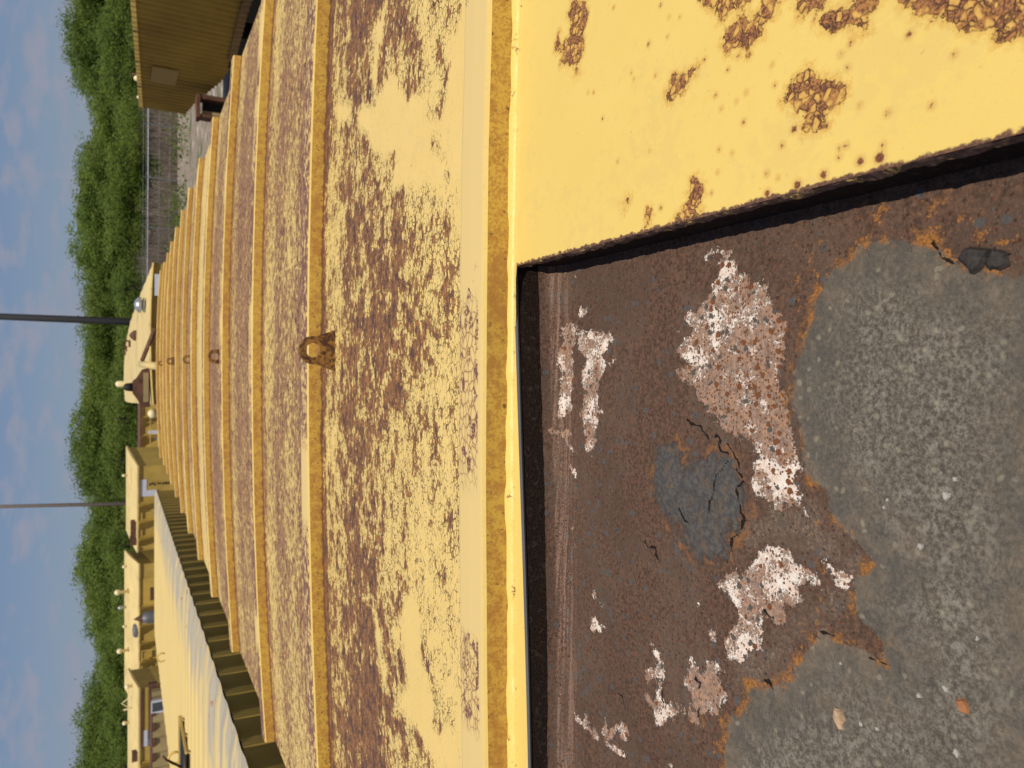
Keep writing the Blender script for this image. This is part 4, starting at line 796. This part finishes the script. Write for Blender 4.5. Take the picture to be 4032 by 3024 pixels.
mb=MB(); mb.tube_profile(Vector((c.x,c.y,c.z+.3)),[(.1,0),(.08,.16),(.04,.2)],10); mb.build('hood_stack',M['black'],tW,smooth=True)
p=w(1512,503,40); mb=MB(); mb.tube_profile(p,[(.17,-.3),(.17,.45),(.13,.56),(.02,.6)],12); mb.build('roof_vent',M['cream'],tW,smooth=True)

# ---- wagon on the right
def rz_(z): return 10.9+.0218*(z-20.6)
def side(V,z):
    X=rz_(z); return at(1512+X*FPX/z,V,z)
def lin(z,tab):
    return np.interp(1/z,[1/t[0] for t in tab][::-1] if tab[0][0]<tab[-1][0] else [1/t[0] for t in tab],[t[1] for t in tab][::-1] if tab[0][0]<tab[-1][0] else [t[1] for t in tab])
tR=thing('hopper_wagon',tuple(at(2800,900,25).xy)+(0,),'tall shaded ochre corrugated wagon with cut-away lower end on the right','wagon')
rl=tR.location.copy()
topT=[(20.6,522),(29.2,554)]; botT=[(20.6,981),(24.2,927),(26,873),(28.4,770),(30.1,724)]
def zt_(z): a=side(522,20.6).z; b=side(554,29.2).z; return a+(b-a)*(z-20.6)/8.6
def zb_(z):
    zz=[side(v,d).z for d,v in botT]; 
    if z<20.6: return zz[0]
    return float(np.interp(z,[d for d,_ in botT],zz))
mb=MB(); P_=[]; z=13.0; k=0; zs=[]
while z<29.9:
    for f_,q in((0,0),(.25,0),(.5,1),(.75,1)):
        s=z+f_*.32
        if s>29.9: break
        p=at(1512+rz_(s)*FPX/s,800,s); x=p.x-.085*q; P_.append([Vector((x,p.y,zb_(s)))-rl,Vector((x,p.y,(zb_(s)+zt_(s))/2))-rl,Vector((x,p.y,zt_(s)))-rl])
    z+=.32
mb.grid(P_); mb.build('side_wall',M['rwall'],tR)
far=P_[-1]; near=P_[0]; WD=2.7
mb=MB(); mb.grid([[Vector(p)+Vector((WD,0,0)) for p in r] for r in P_][::-1]); mb.build('side_wall',M['rwall'],tR)
for r,fl in((far,0),(near,1)):
    mb=MB(); g=[[tuple(p) for p in r],[tuple(Vector(p)+Vector((WD,0,0))) for p in r]]; mb.grid(g if not fl else g[::-1]); mb.build('end_wall',M['rwall'],tR)
mb=MB(); mb.grid([[Vector(r[-1])+Vector((-.06,0,.01)),Vector(r[-1])+Vector((-.05,0,.085)),Vector(r[-1])+Vector((WD/2,0,.14)),Vector(r[-1])+Vector((WD+.05,0,.085))] for r in P_]); mb.build('roof',M['faderoof'],tR)
mb=MB(); mb.grid([[Vector(r[-1])+Vector((-.065,0,-.05)),Vector(r[-1])+Vector((-.065,0,.08))] for r in P_]); mb.build('top_rail',M['trim'],tR)
pb=[r for r in P_ if (Vector(r[0])+rl).y<at(2807,927,24.5).y]
mb=MB(); mb.grid([[Vector(r[0])+Vector((-.09,0,-.03)),Vector(r[0])+Vector((-.09,0,.20))] for r in pb]); mb.build('bottom_rail',mat_paint('scuffed_brown_rail',(.30,.19,.075),.12,.5),tR)
mb=MB(); mb.grid([[Vector(r[0])+Vector((.02,0,0)),Vector(r[0])+Vector((WD,0,0))] for r in P_]); mb.build('underside',M['black'],tR)
mb=MB(); 
for r in P_[::14]: mb.box((r[0].x-.05,r[0].y,r[-1].z+.03),(.05,.06,.1))
mb.build('rail_clip',M['rustm'],tR)
a=side(700,25.2)-rl; b=side(700,26.6)-rl
mb=MB(); zc=side(640,26).z-rl.z; 
mb.v=[(a.x-.10,a.y,side(705,25.2).z),(b.x-.10,b.y,side(690,26.6).z),(b.x-.10,b.y,side(590,26.6).z),(a.x-.10,a.y,side(598,25.2).z)]; mb.f=[(0,1,2,3)]; mb.build('patch_plate',mat_paint('paler_patch_paint',(.40,.27,.07),.04,0),tR)
p=side(549,26.4)-rl; ball_vent(tR,p.x+.1,p.y,p.z-.02,.10,.12); p=side(550,28.2)-rl; ball_vent(tR,p.x+.1,p.y,p.z-.02,.06,.07)
mb=MB(); p=side(543,25.9)-rl; mb.tube([(p.x,p.y-.25,p.z-.05),(p.x,p.y-.12,p.z+.17),(p.x,p.y+.05,p.z+.17)],.03,6); mb.build('rail_handle',M['rustm'],tR)
for yy in(15.5,19.5,23.):
    mb=MB(); p=at(1512+rz_(yy)*FPX/yy,800,yy)-rl; mb.box((p.x+WD/2,p.y,.32),(2.3,.8,.64)); mb.box((p.x+.1,p.y+.4,.45),(.4,2.6,.3)); mb.build('bogie',M['black'],tR)
# small rusty trestle under the cut-away end
p=at(2580,900,27.0); t=thing('steel_trestle',(p.x,p.y,0),'small dark steel trestle with a rusty post beneath the cut-away wagon end','trestle')
zz=at(2580,768,27).z
mb=MB(); mb.box((-.33,0,zz/2),(.10,.5,zz)); mb.box((.36,0,zz/2),(.16,.5,zz)); mb.box((0,0,zz-.05),(.85,.55,.12)); mb.build('frame',M['rustm'],t)
mb=MB(); mb.box((-.18,.1,zz/2-.1),(.14,.4,zz-.2)); mb.build('post',M['beige'],t)
mb=MB(); mb.box((.08,.25,zz/2-.1),(.45,.3,zz-.25)); mb.build('back_plate',M['black'],t)
# ---------------------------------------------------------------- setting
n=NT('dry_ground'); f=n.noise(.35,6,.6); g=n.noise(2.2,6,.65); h=n.noise(.09,3,.5)
c=n.mix(n.ss(g,.35,.65),(.17,.13,.10),(.30,.25,.20)); c=n.mix(n.ss(n.add(f,n.mul(n.sub(h,.5),.5)),.52,.66),c,(.075,.10,.03)); c=n.mix(n.ss(n.noise(.8,5,.6),.56,.70),c,(.48,.45,.41))
n.bump(g,.6,.1); n.fin(c,.95,0,.1)
mb=MB(); S=900; N_=60
mb.grid([[(-S+2*S*i/N_,-S+2*S*j/N_,0) for j in range(N_+1)] for i in range(N_+1)]); mb.grid
o=MB(); o.v=[(-S,-S,0),(S,-S,0),(S,S,0),(-S,S,0)]; o.f=[(0,1,2,3)]; g0=o.build('ground',n.m); tag(g0,kind='structure')

# fence
fm=mat_plain('fence_steel',(.24,.26,.29),.5,.3)
mesh=NT('chain_link'); 
U0,U1=2640,1930; pz=57.0
def fpt(U): 
    p=at(U,600,pz+ (2300-U)*.004); return Vector((p.x,p.y,0))
tf=thing('wire_fence',tuple(fpt(2300)),'thin grey wire fence with a single top rail in front of the trees','fence'); fl=tf.location.copy()
posts=[2800,2534,2324,2129,1914,1720,1500]
ztop=at(2300,583,pz).z
mb=MB(); mb.tube([fpt(U)-fl+Vector((0,0,at(U,583,pz).z)) for U in(2900,2534,2324,2129,1914,1500)],.05,6); mb.build('top_rail',fm,tf)
for U in posts:
    mb=MB(); p=fpt(U)-fl; mb.tube([p,p+Vector((0,0,ztop+.38))],.035,6); mb.tube([p+Vector((0,0,ztop)),p+Vector((0,-.2,ztop+.4))],.02,5); mb.build('post',fm,tf)
for zz in(ztop+.15,ztop+.35,ztop*.66,ztop*.33):
    mb=MB(); mb.tube([fpt(U)-fl+Vector((0,0,zz)) for U in(2900,2300,1500)],.008,4); mb.build('wire',fm,tf)

# poles
p=at(1770,560,36); t=thing('utility_pole',(p.x,p.y,0),'thick black utility pole rising out of frame behind the domed wagon','pole'); a=at(1757,520,36); b=at(1780,-60,36)
mb=MB(); v=(b-a); a0=a-v*((a.z)/v.z); b0=a+v*1.6; mb.tube([a0-Vector((p.x,p.y,0)),b0-Vector((p.x,p.y,0))],[.19,.15],14); mb.build('shaft',mat_plain('tarred_wood',(.02,.02,.022),.8),t,smooth=True)
mb=MB(); q=b0-Vector((p.x,p.y,0)); mb.box((q.x,q.y,q.z-1),(2.4,.12,.14)); mb.build('crossarm',M['black'],t)
p=at(1040,560,60); t=thing('utility_pole',(p.x,p.y,0),'thinner brown wooden pole further left above the far containers','pole'); a=at(1041,490,60); b=at(1028,-60,60)
mb=MB(); v=(b-a); a0=a-v*((a.z)/v.z); b0=a+v*1.5; mb.tube([a0-Vector((p.x,p.y,0)),b0-Vector((p.x,p.y,0))],[.16,.13],12); mb.build('shaft',mat_plain('brown_wood',(.13,.10,.085),.8),t,smooth=True)

# trees ----------------------------------------------------------
lm=NT('spring_foliage'); la=lm.attr('tone'); oi=lm.t.nodes.new('ShaderNodeObjectInfo').outputs['Random']; lc=lm.mix(oi,lm.mix(la,(.050,.082,.020),(.145,.21,.045)),lm.mix(la,(.075,.105,.022),(.235,.30,.056))); lm.fin(lc,.6,0,.25)
tr=lm.t.nodes.new('ShaderNodeBsdfTranslucent'); lm.put(tr.inputs['Color'],lm.mix(la,(.13,.18,.03),(.32,.42,.08))); ms=lm.t.nodes.new('ShaderNodeMixShader'); ms.inputs[0].default_value=.45
lm.t.links.new(lm.b.outputs[0],ms.inputs[1]); lm.t.links.new(tr.outputs[0],ms.inputs[2]); lm.t.links.new(ms.outputs[0],lm.out.inputs[0])
bark=mat_plain('grey_bark',(.15,.125,.10),.9,0,.4,3)
def crown_mesh(seed,n=15000,H=1.0,low=.24):
    """unit tree: height 1, crown about .62 wide; leaf clumps on limbs"""
    g=np.random.default_rng(seed); lob=[]
    for k in range(13):
        a=g.uniform(0,2*math.pi); r=g.uniform(.02,.27)*(1 if k else 0); z=g.uniform(low,.86); r*=1.2-abs(z-.5)*1.1
        lob.append((r*math.cos(a),r*math.sin(a),z,g.uniform(.09,.19)))
    lob.append((0,0,.86,.12)); lob.append((g.uniform(-.1,.1),0,.7,.2)); lob.append((0,0,.45,.2))
    V=[];F=[];T=[]
    cl=[]
    for l in lob:
        for _ in range(int(26*l[3]/.14)):
            d=g.normal(size=3); d/=np.linalg.norm(d); rr=l[3]*g.uniform(.55,1.12); c=np.array(l[:3])+d*rr*np.array([1,1,.85]); cl.append((c,g.uniform(.018,.045),g.random()))
    per=n//len(cl)
    for c,s,t in cl:
        for _ in range(per):
            p=c+g.normal(size=3)*s*np.array([1,1,.8]); a=g.normal(size=3); a/=np.linalg.norm(a); b=np.cross(a,g.normal(size=3)); b/=np.linalg.norm(b)
            q=g.uniform(.0045,.0085); k=len(V); V+= [p-a*q-b*q*.6,p+a*q-b*q*.6,p+a*q+b*q*.6,p-a*q+b*q*.6]; F.append((k,k+1,k+2,k+3)); tt=min(1,max(0,t*.7+g.random()*.35+ (p[2]-.5)*.3)); T+=[tt]*4
    me=bpy.data.meshes.new('crown'); me.from_pydata([tuple(v) for v in V],[],F); at_=me.attributes.new('tone','FLOAT','POINT'); at_.data.foreach_set('value',np.array(T,dtype=np.float32)); me.materials.append(lm.m)
    mb=MB(); mb.tube([(0,0,0),(.01,0,.2),(0,.01,.45),(0,0,.8)],[.022,.017,.012,.004],8)
    for l in lob[:11]:
        zb=max(.15,l[2]-.3); mb.tube([(0,0,zb),(l[0]*.5,l[1]*.5,(zb+l[2])*.5+.03),(l[0],l[1],l[2])],[.009,.006,.002],5)
    mt=bpy.data.meshes.new('trunk'); mt.from_pydata(mb.v,[],mb.f); mt.materials.append(bark)
    return me,mt
variants=[crown_mesh(100+k) for k in range(6)]
bushy=[crown_mesh(200+k,9000,1.0,.05) for k in range(2)]
prof=[(-300,285),(0,285),(60,275),(110,240),(200,243),(270,262),(310,300),(360,340),(430,355),(500,370),(560,350),(600,310),(700,300),(800,292),(850,280),(940,265),(1000,272),(1060,305),(1150,330),(1200,315),(1300,318),(1400,320),(1450,312),(1500,325),(1560,335),(1620,300),(1690,272),(1760,285),(1800,272),(1860,290),(1900,305),(2006,342),(2110,330),(2242,277),(2300,297),(2380,336),(2455,328),(2560,366),(2700,378),(2750,342),(2880,301),(2986,295),(3300,300)]
py_=[a for a,b in prof]; pv_=[b for a,b in prof]
cnt=0
def tree(U,V,z,wd,label,grp):
    global cnt
    top=at(U,V,z); H=top.z; me,mt=(bushy[cnt%2] if grp.startswith('young') else variants[cnt%6])
    t=thing('tree',(top.x,top.y,0),label,'tree',grp); t.rotation_euler=(0,0,random.uniform(0,6.28)); t.scale=(wd/.62,wd/.62,H/.985); cnt+=1
    for nm,mesh_ in(('crown',me),('trunk',mt)):
        o=bpy.data.objects.new(nm,mesh_); COL.objects.link(o); o.parent=t
ORD=['first','second','third','fourth','fifth','sixth','seventh','eighth','ninth','tenth','eleventh','twelfth','thirteenth','fourteenth']
def row(items,text,grp):
    items=sorted(items); n=len(items)
    for i,(U,V,z,wd) in enumerate(items):
        where='%s tree from the left'%ORD[i] if i<n/2 else '%s tree from the right'%ORD[n-1-i]
        tree(U,V,z,wd,where+' '+text,grp)
fr=[]
for y in(-130,-20,110,205,290,380,480,600,700,830,950,1050,1190,1320,1450,1590,1690,1800,1890,2040,2242,2340,2450,2600,2740,2880,3000,3150):
    fr.append((3024-y,float(np.interp(y,py_,pv_))+random.uniform(-16,-4),random.uniform(74,80),random.uniform(8.2,10.8)))
row(fr,'in the tall front row of the tree line','trees of the front row')
bk=[]; U=-170
while U<3250: bk.append((U,float(np.interp(3024-U,py_,pv_))+random.uniform(12,32),random.uniform(86,96),random.uniform(11,14))); U+=random.uniform(130,160)
row(bk,'in the shaded row behind the front trees','trees of the back row')
lw=[]; U=-170
while U<3250: lw.append((U,float(np.interp(3024-U,py_,pv_))+random.uniform(80,140),random.uniform(67,71),random.uniform(8,10.))); U+=random.uniform(150,190)
row(lw,'among the lower young trees standing in front','young trees in front')
# brush: bare grey twigs and weeds at the foot of the trees
tw=NT('dry_twigs'); tw.fin(tw.mix(tw.noise(3.5,4,.75),(.05,.042,.034),(.30,.24,.19)),.95,0,.1)
mb=MB(); g=np.random.default_rng(5)
for k in range(9000):
    U=g.uniform(1850,2750); z=g.uniform(59,71); p=at(U,600,z); x,y=p.x,p.y; h=g.uniform(.5,3.0)*g.random()**.35*(.15+1.25*float(vnoise(np.array([U*.011+9]),np.array([z*.5]),1,71)[0]))
    dx,dy=g.normal(0,.35,2)*h*.5; wv=g.uniform(.015,.05)
    mb.v+=[(x-wv,y,0),(x+wv,y,0),(x+dx+.006,y+dy,h),(x+dx-.006,y+dy,h)]; n0=len(mb.v)-4; mb.f.append((n0,n0+1,n0+2,n0+3))
    if k%2==0:
        mb.v+=[(x+dx*.5-wv*.7,y+dy*.5,h*.5),(x+dx*.5+wv*.7,y+dy*.5,h*.5),(x+dx*.5-dy*.8,y+dy*.5+dx*.8,h*.95)]; mb.f.append((len(mb.v)-3,len(mb.v)-2,len(mb.v)-1))
o=mb.build('dry_brush',tw.m); tag(o,'tangle of bare grey brush at the foot of the trees behind the wire fence','brush',kind='stuff')
mb=MB(); T=[]
for k in range(2600):
    cx=g.choice(80); gg=np.random.default_rng(int(cx)+900); U=gg.uniform(1850,2750); z=gg.uniform(46,72); p=at(U,600,z); s=gg.uniform(.3,.9)
    c=np.array([p.x,p.y,s*.8])+g.normal(size=3)*s*np.array([.8,.8,.5]); c[2]=abs(c[2]); a=g.normal(size=3); a/=np.linalg.norm(a); b=np.cross(a,g.normal(size=3)); b/=np.linalg.norm(b); q=g.uniform(.035,.08)
    n0=len(mb.v); mb.v+=[tuple(c-a*q-b*q),tuple(c+a*q-b*q),tuple(c+a*q+b*q),tuple(c-a*q+b*q)]; mb.f.append((n0,n0+1,n0+2,n0+3)); T+=[g.random()*.8]*4
o=mb.build('weeds',lm.m,attrs=dict(tone=T)); tag(o,'low green weeds on the dry ground by the fence','weeds',kind='stuff')
